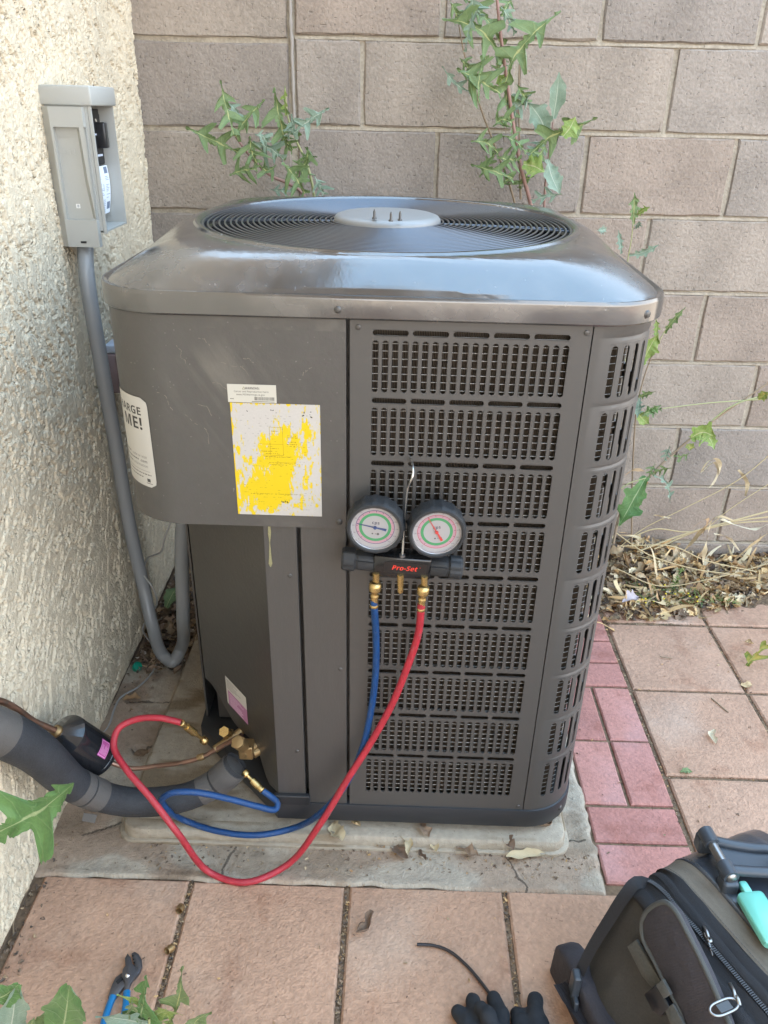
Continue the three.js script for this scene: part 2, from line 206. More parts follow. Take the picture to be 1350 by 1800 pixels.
// ---------------------------------------------------------------- block wall
{
  const w = thing('block_wall', 'tan concrete block garden wall behind the condenser', 'block wall');
  const cT = tex(1024, (u, v) => { const a = fbm(u * 6, v * 6, 4, 111, 6), b = fbm(u * 120, v * 120, 3, 113, 120), s = vn(u * 200, v * 200, 115, 200), d = vn(u * 110, v * 110, 117, 110); let k = 1 + 0.2 * a + 0.18 * b; if (s > 0.86) k += 0.15; if (d < -0.86) k -= 0.35; return [0.30 * k, 0.255 * k, 0.214 * k]; }, true);
  const bT = tex(1024, (u, v) => { const b = fbm(u * 110, v * 110, 3, 113, 110), d = vn(u * 110, v * 110, 117, 110), e = fbm(u * 40, v * 40, 3, 119, 40); return 0.55 + 0.3 * b + 0.15 * e - (d < -0.75 ? 0.3 : 0); });
  const mats = [[1, 1, 1], [1.09, 1.07, 1.04], [0.9, 0.9, 0.91], [1.03, 0.97, 0.93]].map((c) => std(c, 0.93, { map: rep(cT, 1.7), bumpMap: rep(bT, 1.7), bumpScale: 0.0026 }));
  const RH = 0.20847, MJ = 0.0095, yTop = 1.55475;
  function blockGeo(bw, k) {                    // front face with a worn arris, sides run back into the mortar
    const bh = RH - MJ, n = 8, m = 4, mb = new MB(), ox = hash(k, 4, 9) * 4, oy = hash(k, 5, 9) * 4;
    const ringPts = (ins, z, j) => { const o = []; const put = (x, y) => { const r = (hash(Math.round(x * 4999 + 99), Math.round(y * 4999 + 77), k) - 0.35) * j; o.push(V(x - Math.sign(x) * (Math.abs(x) > bw / 2 - 0.02 ? r : 0), y - Math.sign(y) * (Math.abs(y) > bh / 2 - 0.02 ? r : 0), z - Math.abs(r) * 0.3)); }; const X = bw / 2 - ins, Y = bh / 2 - ins; for (let i = 0; i < n; i++) put(-X + 2 * X * i / n, -Y); for (let i = 0; i < m; i++) put(X, -Y + 2 * Y * i / m); for (let i = 0; i < n; i++) put(X - 2 * X * i / n, Y); for (let i = 0; i < m; i++) put(-X, Y - 2 * Y * i / m); return o; };
    const a = ringPts(0.004, 0, 0.005), b = ringPts(0.0004, -0.005, 0.0045), c = ringPts(0.0004, -0.02, 0.001), N = a.length, o = V(0, 0, 0), uv = (q) => [q.x + ox, q.y + oy];
    for (let i = 0; i < N; i++) { const j = (i + 1) % N; mb.tri(o, a[i], a[j], uv(o), uv(a[i]), uv(a[j])); for (const [p, q] of [[a, b], [b, c]]) mb.quad(p[i], q[i], q[j], p[j], uv(p[i]), uv(q[i]), uv(q[j]), uv(p[j])); }
    return mb.geo(0.25);
  }
  const cache = {}; let bk = 0;
  const block = (x0, x1, row, dy = 0) => { const bw = x1 - x0 - MJ, key = bw.toFixed(3); cache[key] ??= [1, 2, 3, 4].map((k) => blockGeo(bw, k + Math.round(bw * 1000))); const b = part('block', cache[key][bk++ % 4], mats[Math.floor(hash(bk, row + 20, 7) * 4)], w); b.position.set((x0 + x1) / 2, yTop - RH * (row + 0.5) + dy, rr(-0.0012, 0.0012)); b.rotation.z = rr(-0.0015, 0.0015); };
  for (let row = -2; row < 8; row++) {
    block(0.012, 0.442, row, -0.011);
    const odd = Math.abs(row) % 2; let x = 0.451;
    const first = odd ? 0.8322 : 0.6290; block(x, first, row); x = first;
    while (x < 3.3) { block(x, x + 0.4064, row); x += 0.4064; }
  }
  const mt = tex(512, (u, v) => { const a = fbm(u * 12, v * 12, 4, 121, 12), b = fbm(u * 90, v * 90, 2, 123, 90), k = 1 + 0.16 * a + 0.2 * b; return [0.40 * k, 0.345 * k, 0.27 * k]; }, true);
  const mm = std('#ffffff', 0.93, { map: rep(mt, 2), bumpMap: rep(bT, 2), bumpScale: 0.002 });
  part('mortar', metreUV(box(3.7, 2.2, 0.18, 1.85, 0.87, -0.0985)), mm, w);
  // flush head joints and weathered bed joints are set a little proud, uneven
  const bj = []; for (let row = -2; row <= 8; row++) for (let i = 0; i < 46; i++) { const x0 = 0.455 + i * 0.066; const d = 0.0035 * hash(i, row + 9, 3); bj.push(box(0.0665, 0.006 + 0.0015 * hash(i, row + 9, 4), 0.01, x0 + 0.033, yTop - RH * row - 0.0016, -0.0092 + d * 0.6)); }
  part('bed_joints', metreUV(mg(bj)), mm, w);
  part('wall_cap', metreUV(rbox(3.7, 0.05, 0.22, 0.006, 1.85, yTop + RH * 2 + 0.024, -0.1)), mats[1], w);
  const caulk = []; for (let i = 0; i < 30; i++) caulk.push(V(0.4465 + 0.0015 * vn(i * 0.7, 2, 3), 1.99 - i * 0.0225, 0.0005 + 0.001 * vn(i, 5, 3)));
  part('caulk_joint', tube(caulk, (t) => 0.0046 * (1 + 0.25 * vn(t * 40, 1, 9)) * (t > 0.95 ? 0.7 : 1), 120, 8), std([0.32, 0.285, 0.25], 0.7), w, 'light grey caulk bead down the control joint');
}
// ---------------------------------------------------------------- condenser unit (own axes: u right along the front, h up, w back from the front)
const unit = thing('condenser_unit', 'grey metal air conditioning condenser standing on the concrete pad', 'air conditioner', [0.638, 0.1, 1.166]);
unit.rotation.set(0.0184, -0.0274, -0.0011, 'YXZ'); unit.updateMatrixWorld(true);
const L = (u, h, w) => V(u, h, -w);
const UW = (u, h, w) => unit.localToWorld(L(u, h, w));
const HU = (u, v, w) => { const inv = unit.matrixWorld.clone().invert(), e = EYE.clone().applyMatrix4(inv), d = EYE.clone().add(ray(u, v)).applyMatrix4(inv).sub(e); return e.add(d.multiplyScalar((-w - e.z) / d.z)); }; // on the plane w behind the front
const B = 0.381, Cw = 0.472, RC = 0.10, W2 = (B + Cw) / 2, UC = (Cw - B) / 2;
const panelBump = tex(512, (u, v) => 0.5 + 0.3 * fbm(u * 60, v * 60, 3, 131, 60) + 0.1 * vn(u * 200, v * 200, 133, 200));
const wear = tex(1024, (u, v) => { const x = u, y = v; const d = ss(0.2, 0.6, fbm(x * 6, y * 4, 4, 137, 2)), b = fbm(x * 60, y * 60, 3, 139, 60); let k = 1 + 0.05 * b + 0.06 * d; const s = vn(x * 210, y * 210, 141, 210); if (s > 0.955) k *= 1.9; return [0.112 * k, 0.106 * k, 0.1 * k]; }, true);
const paint = { metalness: 0.45, bumpMap: rep(panelBump, 3), bumpScale: 0.0003 };
const mPanel = phy('#ffffff', 0.42, { ...paint, map: rep(wear, 1.0), clearcoat: 0.15, clearcoatRoughness: 0.4 });
const mPerf = phy([0.106, 0.1, 0.094], 0.45, { metalness: 0.4, clearcoat: 0.1, clearcoatRoughness: 0.4 });
const capDust = (u, v) => clamp(0.5 * ss(0.15, 0.8, fbm(u * 8, v * 8, 6, 411, 8) + 0.35 * vn(u * 2, v * 2, 415, 2)) + (vn(u * 160, v * 160, 413, 160) > 0.93 ? 0.5 : 0));
const capMap = tex(768, (u, v) => { const d = capDust(u, v) * 0.55; return [lerp(0.172, 0.32, d), lerp(0.17, 0.30, d), lerp(0.168, 0.28, d)]; }, true), capRough = tex(768, (u, v) => 0.16 + 0.25 * capDust(u, v) + 0.05 * fbm(u * 60, v * 60, 3, 417, 60)), capMetal = tex(256, (u, v) => 0.82 - 0.3 * capDust(u, v));
const mCap = phy('#ffffff', 1, { map: capMap, roughnessMap: capRough, metalnessMap: capMetal, metalness: 1, clearcoat: 0.1, clearcoatRoughness: 0.12, bumpMap: rep(panelBump, 2), bumpScale: 0.00012 });
const mDark = phy([0.03, 0.031, 0.034], 0.42, { metalness: 0.1 });
const mBlack = std([0.012, 0.012, 0.013], 0.6);
const mScrew = phy([0.11, 0.105, 0.1], 0.4, { metalness: 0.6 });
// perforated sheet: every slot is a cell; map(u, h, depth) bends the sheet
function cellHole(mb, x0, x1, y0, y1, hx0, hx1, hy0, hy1, map, th) {
  const cx = (hx0 + hx1) / 2, cy = (hy0 + hy1) / 2, w = hx1 - hx0, h = hy1 - hy0, r = Math.min(w, h) / 2, N = 5, hole = [];
  const arcs = h >= w ? [[cx, hy1 - r, 0], [cx, hy0 + r, Math.PI]] : [[hx1 - r, cy, -Math.PI / 2], [hx0 + r, cy, Math.PI / 2]];
  for (const [ax, ay, a0] of arcs) for (let i = 0; i <= N; i++) { const a = a0 + Math.PI * i / N; hole.push([ax + r * Math.cos(a), ay + r * Math.sin(a)]); }
  const out = hole.map(([x, y]) => { const dx = x - cx, dy = y - cy, s = Math.min(dx > 1e-9 ? (x1 - cx) / dx : dx < -1e-9 ? (x0 - cx) / dx : 1e9, dy > 1e-9 ? (y1 - cy) / dy : dy < -1e-9 ? (y0 - cy) / dy : 1e9); return [cx + dx * s, cy + dy * s]; });
  const n = hole.length, corners = [[x1, y1], [x0, y1], [x0, y0], [x1, y0]];
  const P = (q, d = 0) => map(q[0], q[1], d), edge = (q) => Math.abs(q[0] - x1) < 1e-6 ? 0 : Math.abs(q[1] - y1) < 1e-6 ? 1 : Math.abs(q[0] - x0) < 1e-6 ? 2 : 3;
  for (let i = 0; i < n; i++) {
    const j = (i + 1) % n; mb.quad(P(hole[i]), P(out[i]), P(out[j]), P(hole[j]), hole[i], out[i], out[j], hole[j]);
    const e = edge(out[i]), f = edge(out[j]); if (e !== f) { let k = e; let prev = out[i]; while (k !== f) { const c = corners[k]; if (Math.hypot(c[0] - prev[0], c[1] - prev[1]) > 1e-6) mb.tri(P(hole[j]), P(prev), P(c), hole[j], prev, c); prev = c; k = (k + 1) % 4; } if (prev !== out[i] && Math.hypot(prev[0] - out[j][0], prev[1] - out[j][1]) > 1e-6) mb.tri(P(hole[j]), P(prev), P(out[j]), hole[j], prev, out[j]); }
    mb.quad(P(hole[i]), P(hole[j]), P(hole[j], th), P(hole[i], th), hole[i], hole[j], hole[j], hole[i]);
  }
}
function sheet(mb, x0, x1, y0, y1, map, nx = 1) { for (let i = 0; i < nx; i++) { const a = lerp(x0, x1, i / nx), b = lerp(x0, x1, (i + 1) / nx); mb.quad(map(a, y0, 0), map(b, y0, 0), map(b, y1, 0), map(a, y1, 0), [a, y0], [b, y0], [b, y1], [a, y1]); } }
const gapH = [...Array(9)].map((_, i) => 0.9985 - 0.1069 * i), HP = 1.024;
{ // front guard: nine rows of twenty slots, five long slots over each row
  const mb = new MB(), flat = (u, h, d) => L(u, h, d), u0 = 0.0015, u1 = 0.3615, s0 = 0.0325, s1 = 0.3335, pit = (s1 - s0) / 20;
  const yTopRow = 1.006; sheet(mb, u0, u1, yTopRow, HP, flat); sheet(mb, u0, s0, 0, yTopRow, flat); sheet(mb, s1, u1, 0, yTopRow, flat);
  gapH.forEach((g, i) => {
    const gt = g + 0.0075, gb = g - 0.0085, next = i < 8 ? gapH[i + 1] + 0.0075 : 0.036;
    for (let k = 0; k < 5; k++) { const x = s0 + k * 4 * pit, hh = 0.0042; cellHole(mb, x, x + 4 * pit, gb, gt, x + 0.003, x + 4 * pit - 0.003, g - hh, g + hh, flat, 0.002); }
    for (let k = 0; k < 20; k++) { const x = s0 + k * pit; cellHole(mb, x, x + pit, next, gb, x + pit / 2 - 0.0043, x + pit / 2 + 0.0043, next + 0.006, gb - 0.003, flat, 0.002); }
  });
  sheet(mb, s0, s1, 0, 0.036, flat);
  // folded edges
  mb.quad(L(u0, 0, 0), L(u0, HP, 0), L(u0, HP, 0.02), L(u0, 0, 0.02)); mb.quad(L(u1, 0, 0.012), L(u1, HP, 0.012), L(u1, HP, 0), L(u1, 0, 0));
  part('coil_guard', mb.geo(0.3), mPerf, unit, 'slotted front guard over the coil');
}
// path round the right corner, along the right side and the back: s in metres from the front seam
const sideU = (s, o = 0) => { const a0 = Cw - RC - 0.3635, arc = Math.PI / 2 * RC; if (s < a0) return [0.3635 + s, -o]; s -= a0; if (s < arc) { const a = s / RC; return [Cw - RC + (RC + o) * Math.sin(a), RC - (RC + o) * Math.cos(a)]; } return [Cw + o, RC + s - arc]; };
{
  const mb = new MB(), map = (s, h, d) => { const groove = d === 0 ? 0.0022 * Math.max(...gapH.map((g) => Math.exp(-Math.pow((h - g) / 0.0028, 2)))) * ss(0.02, 0.03, s) : 0; const [u, w] = sideU(s, -d - groove); return L(u, h, w); };
  const pos = []; let s = 0.026; for (let b = 0; b < 7; b++) { for (let k = 0; k < 4; k++) { pos.push([s, b]); s += 0.0215; } s += 0.0215; }
  const sEnd = 0.70; const ys = [0, ...gapH.slice().reverse().flatMap((g) => [g - 0.006, g, g + 0.006]), HP]; 
  const rows = gapH.map((g, i) => [i < 8 ? gapH[i + 1] + 0.0085 : 0.036, g - 0.0085]);
  const cols = []; let px = 0; for (const [q] of pos) { if (q - px > 1e-6) cols.push([px, q, 0]); cols.push([q, q + 0.0215, 1]); px = q + 0.0215; } if (px < sEnd) cols.push([px, sEnd, 0]);
  for (const [a, b, hole] of cols) {
    const nx = hole ? 1 : Math.max(1, Math.ceil((b - a) / 0.012));
    sheet(mb, a, b, 0, 0.036, map, nx);
    rows.forEach(([y0, y1], i) => { if (hole) cellHole(mb, a, b, y0, y1, a + 0.0054, b - 0.0054, y0 + 0.004, y1 - 0.003, map, 0.002); else sheet(mb, a, b, y0, y1, map, nx); const g = gapH[i]; for (const [p, q] of [[g - 0.0085, g - 0.004], [g - 0.004, g - 0.0018], [g - 0.0018, g], [g, g + 0.0018], [g + 0.0018, g + 0.004], [g + 0.004, i ? g + 0.0085 : HP]]) sheet(mb, a, b, p, q, map, nx); });
  }
  mb.quad(L(0.3635, 0, 0), L(0.3635, HP, 0), L(0.3635, HP, 0.012), L(0.3635, 0, 0.012));
  part('side_guard', mb.geo(0.5), mPerf, unit, 'rounded slotted corner and side guard');
  part('rear_guard', [box(0.75, HP, 0.003, 0.04, HP / 2, -0.85), box(0.1, HP, 0.003, Cw - 0.04, HP / 2, -0.80).rotateY(0)], mPerf, unit);
}
{ // coil: pale wires and dark thin fins behind the guard, bending a little way round the corner
  const arcEnd = 0.62, SL = 0.3685 + RC * arcEnd, path = (s, o) => { if (s < 0.3685) return [0.0035 + s, o]; const a = (s - 0.3685) / RC; return [0.372 + (RC - o) * Math.sin(a), RC - (RC - o) * Math.cos(a)]; };
  const fins = [], rods = []; for (let i = 0; i < 168; i++) { const s = 0.003 + i * 0.00255, [u, w] = path(s, 0.0175), g = box(0.0007, 1.0, 0.012); if (s > 0.3685) g.rotateY((s - 0.3685) / RC); fins.push(g.translate(u, 0.505, -w)); }
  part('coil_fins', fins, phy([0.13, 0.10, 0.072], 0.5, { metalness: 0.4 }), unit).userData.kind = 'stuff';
  for (let i = 0; i < 84; i++) { const h = 0.02 + i * 0.012, e = 0.0007 * vn(i, 7, 3), q = (s) => { const [u, w] = path(s, 0.0095); return L(u, h + e * s * 3, w); }; const pts = [q(0.002), q(0.36)]; for (let k = 0; k <= 4; k++) pts.push(q(0.37 + (SL - 0.37) * k / 4)); for (let k = 0; k < pts.length - 1; k++) rods.push(rod(pts[k], pts[k + 1], 0.00075, 5)); }
  part('coil_wires', rods, phy([0.46, 0.445, 0.415], 0.4, { metalness: 0.6 }), unit).userData.kind = 'stuff';
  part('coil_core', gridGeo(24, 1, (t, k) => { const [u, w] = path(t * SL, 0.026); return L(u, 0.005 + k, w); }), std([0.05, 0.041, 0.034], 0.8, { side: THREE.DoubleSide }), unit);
  for (const [u, h, u2, h2] of [[0.418, 0.03, 0.424, 1.0], [0.436, 0.03, 0.431, 0.98]]) part('coil_return', tube([L(u, h, 0.13), L(u + 0.008, 0.3, 0.15), L(u - 0.004, 0.6, 0.14), L(u2, h2, 0.14)], 0.004, 40, 8), phy([0.5, 0.3, 0.2], 0.35, { metalness: 0.9 }), unit);
}
// left post, access strip, valve plate
const dPl = 0.1816, PLa = L(-0.1465, 0, 0.002), PLb = L(-0.1465 - dPl, 0, 0.002 + dPl);
part('seam_post', box(0.0095, HP, 0.012, -0.0003, HP / 2, -0.028), mPanel, unit);
part('access_strip', [rbox(0.0785, 0.662, 0.014, 0.0018, -0.0435, 0.333, -0.0073)], mPanel, unit);
part('channel_back', box(0.02, 0.662, 0.004, -0.0862, 0.333, -0.034), mPanel, unit);
part('valve_flange', [rbox(0.058, 0.64, 0.012, 0.002, -0.1185, 0.344, -0.0085)], mPanel, unit);
{
  const mPlate = phy('#ffffff', 0.3, { ...paint, map: rep(wear, 1.3), metalness: 0.5 }); mPlate.color.setRGB(0.8, 0.78, 0.74);
  // plate with the notch low down where the valves come out
  const n = 12, q = (t, h) => V(lerp(PLa.x, PLb.x, t), h, lerp(PLa.z, PLb.z, t)), mb = new MB();
  const lowH = (t) => t < 0.12 ? 0.024 : t < 0.52 ? 0.024 + 0.085 * ss(0.12, 0.3, t) : lerp(0.109, 0.17, ss(0.52, 0.95, t));
  for (let i = 0; i < 24; i++) { const a = i / 24, b = (i + 1) / 24; mb.quad(q(b, lowH(b)), q(a, lowH(a)), q(a, 0.668), q(b, 0.668), [b * 0.26, lowH(b)], [a * 0.26, lowH(a)], [a * 0.26, 0.668], [b * 0.26, 0.668]); mb.quad(q(a, lowH(a)), q(b, lowH(b)), q(b, lowH(b)).add(V(0.004, 0, -0.004)), q(a, lowH(a)).add(V(0.004, 0, -0.004))); }
  mb.quad(q(1, 0.17).add(V(0, 0, -0.5)), q(1, 0.17), q(1, 0.668), q(1, 0.668).add(V(0, 0, -0.5)));
  part('valve_plate', mb.geo(0.4), mPlate, unit, 'glossy angled valve plate under the service panel');
  part('valve_recess', [box(0.24, 0.3, 0.01, -0.2, 0.16, -0.24), box(0.01, 0.2, 0.2, -0.12, 0.1, -0.14)], mPanel, unit);
}
{ // upper service panel, wrapping round the left corner
  const h0 = 0.664, o = 0.0055, pts = []; const nA = 14; pts.push([-0.004, -o]); pts.push([-B + RC, -o]);
  for (let i = 1; i <= nA; i++) { const a = i / nA * Math.PI / 2; pts.push([-B + RC - (RC + o) * Math.sin(a), RC - (RC + o) * Math.cos(a)]); } pts.push([-B - o, 0.72]);
  const mb = new MB(); let s = 0; for (let i = 0; i < pts.length - 1; i++) { const [a, b] = [pts[i], pts[i + 1]], l = Math.hypot(b[0] - a[0], b[1] - a[1]); for (let k = 0; k < 1; k++) mb.quad(L(b[0], h0, b[1]), L(a[0], h0, a[1]), L(a[0], HP, a[1]), L(b[0], HP, b[1]), [-s - l, h0], [-s, h0], [-s, HP], [-s - l, HP]);
    const ia = [a[0] + (a[0] < -B + RC ? 0.006 : 0), a[1] + 0.012], ib = [b[0] + (b[0] < -B + RC ? 0.006 : 0), b[1] + 0.012]; mb.quad(L(a[0], h0, a[1]), L(b[0], h0, b[1]), L(ib[0], h0 + 0.001, ib[1]), L(ia[0], h0 + 0.001, ia[1])); s += l; }
  mb.quad(L(-0.004, h0, -o), L(-0.004, h0, 0.012), L(-0.004, HP, 0.012), L(-0.004, HP, -o));
  const dusty = tex(900, (u, v) => { const x = u - 1, y = v, b0 = fbm(x * 60, y * 60, 3, 139, 60), dx = x + 0.26, dy = y - 0.965, al = dx * 0.60 - dy * 0.80, ac = dx * 0.80 + dy * 0.60; let d = ss(0, 0.06, al) * ss(0.34, 0.12, al) * Math.exp(-Math.pow((ac - 0.02) / 0.06, 2)) * ss(-0.25, 0.55, fbm(ac * 70 + al * 6, al * 7, 4, 421)); d += 0.5 * ss(0.2, 0.7, fbm(x * 5, y * 4, 4, 423)) + 0.35 * ss(0.70, 0.67, y) * ss(-0.1, 0.4, fbm(x * 30, y * 40, 3, 425)) * ss(-0.3, -0.1, x); let k = 1 + 0.05 * b0; const s = vn(x * 210, y * 210, 141); if (s > 0.95) k *= 1.9; d = clamp(d) * 0.55; return [lerp(0.112, 0.23, d) * k, lerp(0.106, 0.215, d) * k, lerp(0.1, 0.19, d) * k]; }, true);
  part('service_panel', mb.geo(0.7), phy('#ffffff', 0.44, { ...paint, map: dusty, clearcoat: 0.12, clearcoatRoughness: 0.4 }), unit, 'plain upper service panel with stickers and scuffs');
  part('panel_soffit', box(0.27, 0.003, 0.3, -0.145, h0 + 0.01, -0.16), mPanel, unit);
}
part('left_side', [box(0.004, 0.66, 0.45, -B + 0.03, 0.33, -0.47), box(0.004, HP, 0.14, -B + 0.002, HP / 2, -0.78)], mPanel, unit);
part('bulkhead', box(0.004, 0.98, 0.6, -0.09, 0.5, -0.42), mPanel, unit);
{ // base pan
  const c = 0.1, p = []; const arc = (cx, cy, r, a0, a1, n = 8) => { for (let i = 0; i <= n; i++) { const a = lerp(a0, a1, i / n); p.push([cx + r * Math.cos(a), cy + r * Math.sin(a)]); } }; const o = 0.004;
  arc(Cw - c, c, c + o, -Math.PI / 2, 0); arc(Cw - c, 0.853 - c, c + o, 0, Math.PI / 2); p.push([-0.28, 0.857]); p.push([-0.375, 0.76]); p.push([-0.36, 0.215]); p.push([-0.335, 0.19]); p.push([-0.15, -o]);
  part('base_pan', smooth(extr(shape(p), 0.042, 0.003).rotateX(Math.PI / 2).scale(1, 1, -1).translate(0, 0.0, 0).applyMatrix4(new THREE.Matrix4()), 0.5), mDark, unit, 'dark moulded base pan');
  part('base_lip', rbox(0.075, 0.026, 0.012, 0.003, -0.118, 0.0115, 0.0005), mDark, unit);
  for (const [u, w] of [[-0.1, 0.12], [0.38, 0.1], [0.38, 0.72], [-0.2, 0.7]]) part('foot', cyl(0.02, 0.022, 0.034, 16).translate(u, -0.056, -w), mBlack, unit);
}
{ // top cover: square lip lofted up to a round opening
  const N = 288, R = 0.362, o = 0.012, h0 = 1.019, h1 = 1.052, hr = 1.0985, rc = RC + 0.012, hw = W2 + o;
  const sq = (a) => { const c = Math.cos(a), s = Math.sin(a); const k = hw - rc; const dx = Math.abs(c), dy = Math.abs(s); let t = hw / Math.max(dx, dy); let x = dx * t, y = dy * t; if (x > k && y > k) { const b = k * (dx + dy), q = Math.sqrt(Math.max(0, b * b - (2 * k * k - rc * rc))); t = b + q; x = dx * t; y = dy * t; } return [Math.sign(c) * x, Math.sign(s) * y]; };
  const prof = [[0, h0, -0.003], [0, h0 + 0.003, 0], [0, h0 + 0.006, 0], [0, h1 - 0.0065, 0.0], [0, h1 - 0.004, 0.0], [0, h1 - 0.0012, -0.0008], [0, h1 + 0.0022, -0.0022], [0, h1 + 0.0024, -0.0055], [0, h1 + 0.0006, -0.009], [0, h1 - 0.0006, -0.0115]];   // [t, h, inset]
  const rowsP = []; for (const [t, h, i] of prof) rowsP.push((a) => { const [x, y] = sq(a), l = Math.hypot(x, y); return [x * (l + i) / l, y * (l + i) / l, h]; });
  for (let k = 1; k <= 32; k++) { const t = k / 32; rowsP.push((a) => { const [x, y] = sq(a), l = Math.hypot(x, y) - 0.0115; const r = lerp(l, R, t), far = (l - R) / 0.18; const e = 1 - Math.pow(1 - t, 1.55 + 0.35 * clamp(far)); const hh = lerp(h1, hr, e) + Math.sin(t * Math.PI) * 0.006 * clamp(far); const n = Math.hypot(x, y); return [x / n * r, y / n * r, hh]; }); }
  for (const [r, h] of [[R - 0.004, hr + 0.0032], [R - 0.009, hr + 0.0035], [R - 0.014, hr + 0.001], [R - 0.018, hr - 0.006], [R - 0.021, hr - 0.016], [R - 0.026, hr - 0.02], [R - 0.03, hr - 0.05], [R - 0.03, hr - 0.12]]) rowsP.push((a) => [r * Math.cos(a), r * Math.sin(a), h]);
  const nv = rowsP.length - 1, g = gridGeo(N, nv, (s, t) => { const a = s * 2 * Math.PI, q = rowsP[Math.round(t * nv)](a); return V(UC + q[0], q[2], -W2 + q[1]); }, (s, t, q) => t * nv < 6.5 ? [s * 3, q.y] : [q.x + 0.46, 0.06 - q.z]);
  part('top_cover', smooth(g, 0.6), mCap, unit, 'glossy top cover with a rounded square lip');
  // wire fan guard
  const mWire = phy([0.11, 0.118, 0.135], 0.3, { metalness: 0.75, clearcoat: 0.3, clearcoatRoughness: 0.2 }), gh = (r) => 1.0945 + 0.004 * (1 - Math.pow(r / 0.345, 2));
  const guard = part('fan_guard', [new THREE.TorusGeometry(0.345, 0.0028, 6, 120).rotateX(Math.PI / 2).translate(UC, gh(0.345), -W2)], mWire, unit, 'black round wire fan guard');
  for (let i = 0; i < 23; i++) { const r = 0.107 + i * 0.0104; part('guard_ring', new THREE.TorusGeometry(r, 0.0019, 6, 110).rotateX(Math.PI / 2).translate(UC, gh(r), -W2), mWire, guard); }
  for (const a of [0.02, 0.09, 0.62, 1.62, 2.45, 3.1, 3.18, 3.75, 4.75, 5.55]) { const c = Math.cos(a), s = Math.sin(a); part('guard_spoke', tube([0.09, 0.18, 0.27, 0.35].map((r) => V(UC + c * r, gh(r) - 0.0035, -W2 + s * r)), 0.0019, 10, 6), mWire, guard); }
  const hub = part('motor_plate', lathe([[0, 0.0055], [0.06, 0.005], [0.088, 0.003], [0.097, 0.0], [0.1015, -0.005], [0.1025, -0.013], [0.1, -0.014], [0.0, -0.014]], 72).translate(UC, 1.1075, -W2), phy([0.27, 0.268, 0.262], 0.42, { metalness: 0.25, bumpMap: rep(panelBump, 2), bumpScale: 0.0002 }), unit, 'round grey motor plate at the middle of the guard');
  for (const [u, v] of [[658, 385], [687, 389], [703, 388]]) { const inv = unit.worldToLocal(PY(u, v, 1.218)); part('stud', lathe([[0.0042, 0], [0.0045, 0.002], [0.0024, 0.003], [0.0022, 0.012], [0.0008, 0.016], [0, 0.0165]], 10).translate(inv.x, 1.1125, inv.z), mScrew, hub); }
  // fan and well
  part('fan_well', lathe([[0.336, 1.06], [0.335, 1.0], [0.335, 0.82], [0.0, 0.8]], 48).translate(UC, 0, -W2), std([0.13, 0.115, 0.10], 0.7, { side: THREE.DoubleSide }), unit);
  part('fan_motor', lathe([[0, 1.075], [0.07, 1.073], [0.078, 1.06], [0.078, 0.93], [0, 0.92]], 32).translate(UC, 0, -W2), mDark, unit);
  for (let k = 0; k < 3; k++) { const a0 = 0.5 + k * 2.094; part('fan_blade', smooth(gridGeo(8, 8, (s, t) => { const r = lerp(0.06, 0.325, t), a = a0 + (s - 0.5) * lerp(1.3, 1.15, t); return V(UC + r * Math.cos(a), 0.93 + (s - 0.5) * 0.09, -W2 + r * Math.sin(a)); }), 1), phy([0.22, 0.2, 0.18], 0.4, { metalness: 0.6, side: THREE.DoubleSide }), unit); }
}
{ // screws
  const head = mg([lathe([[0, 0.0026], [0.0045, 0.0024], [0.0056, 0.0008], [0.0056, 0], [0.0072, -0.0002], [0.0072, -0.001]], 14).rotateX(Math.PI / 2), box(0.0075, 0.0012, 0.001, 0, 0, 0.0026)]);
  for (const [u, h, w] of [[0.014, 1.006, 0], [0.353, 1.007, 0], [-0.0155, 1.034, -0.0125], [-0.016, 0.677, -0.006], [-0.104, 0.561, 0.0025], [-0.016, 0.358, 0.0003], [-0.104, 0.143, 0.0025], [0.352, 0.012, 0]]) { const m = part('screw', head, mScrew, unit); m.position.copy(L(u, h, w)); m.rotation.z = rnd() * 3; m.scale.setScalar(0.78); }
  const [u, w] = sideU(0.075, 0.012); const m = part('screw', head, mScrew, unit); m.position.copy(L(u, 1.034, w)); m.rotation.y = 0.7;
  const m2 = part('screw', head, mScrew, unit); const [u2, w2] = sideU(0.09, 0.004); m2.position.copy(L(u2, -0.02, w2)); m2.rotation.y = 0.8;
}
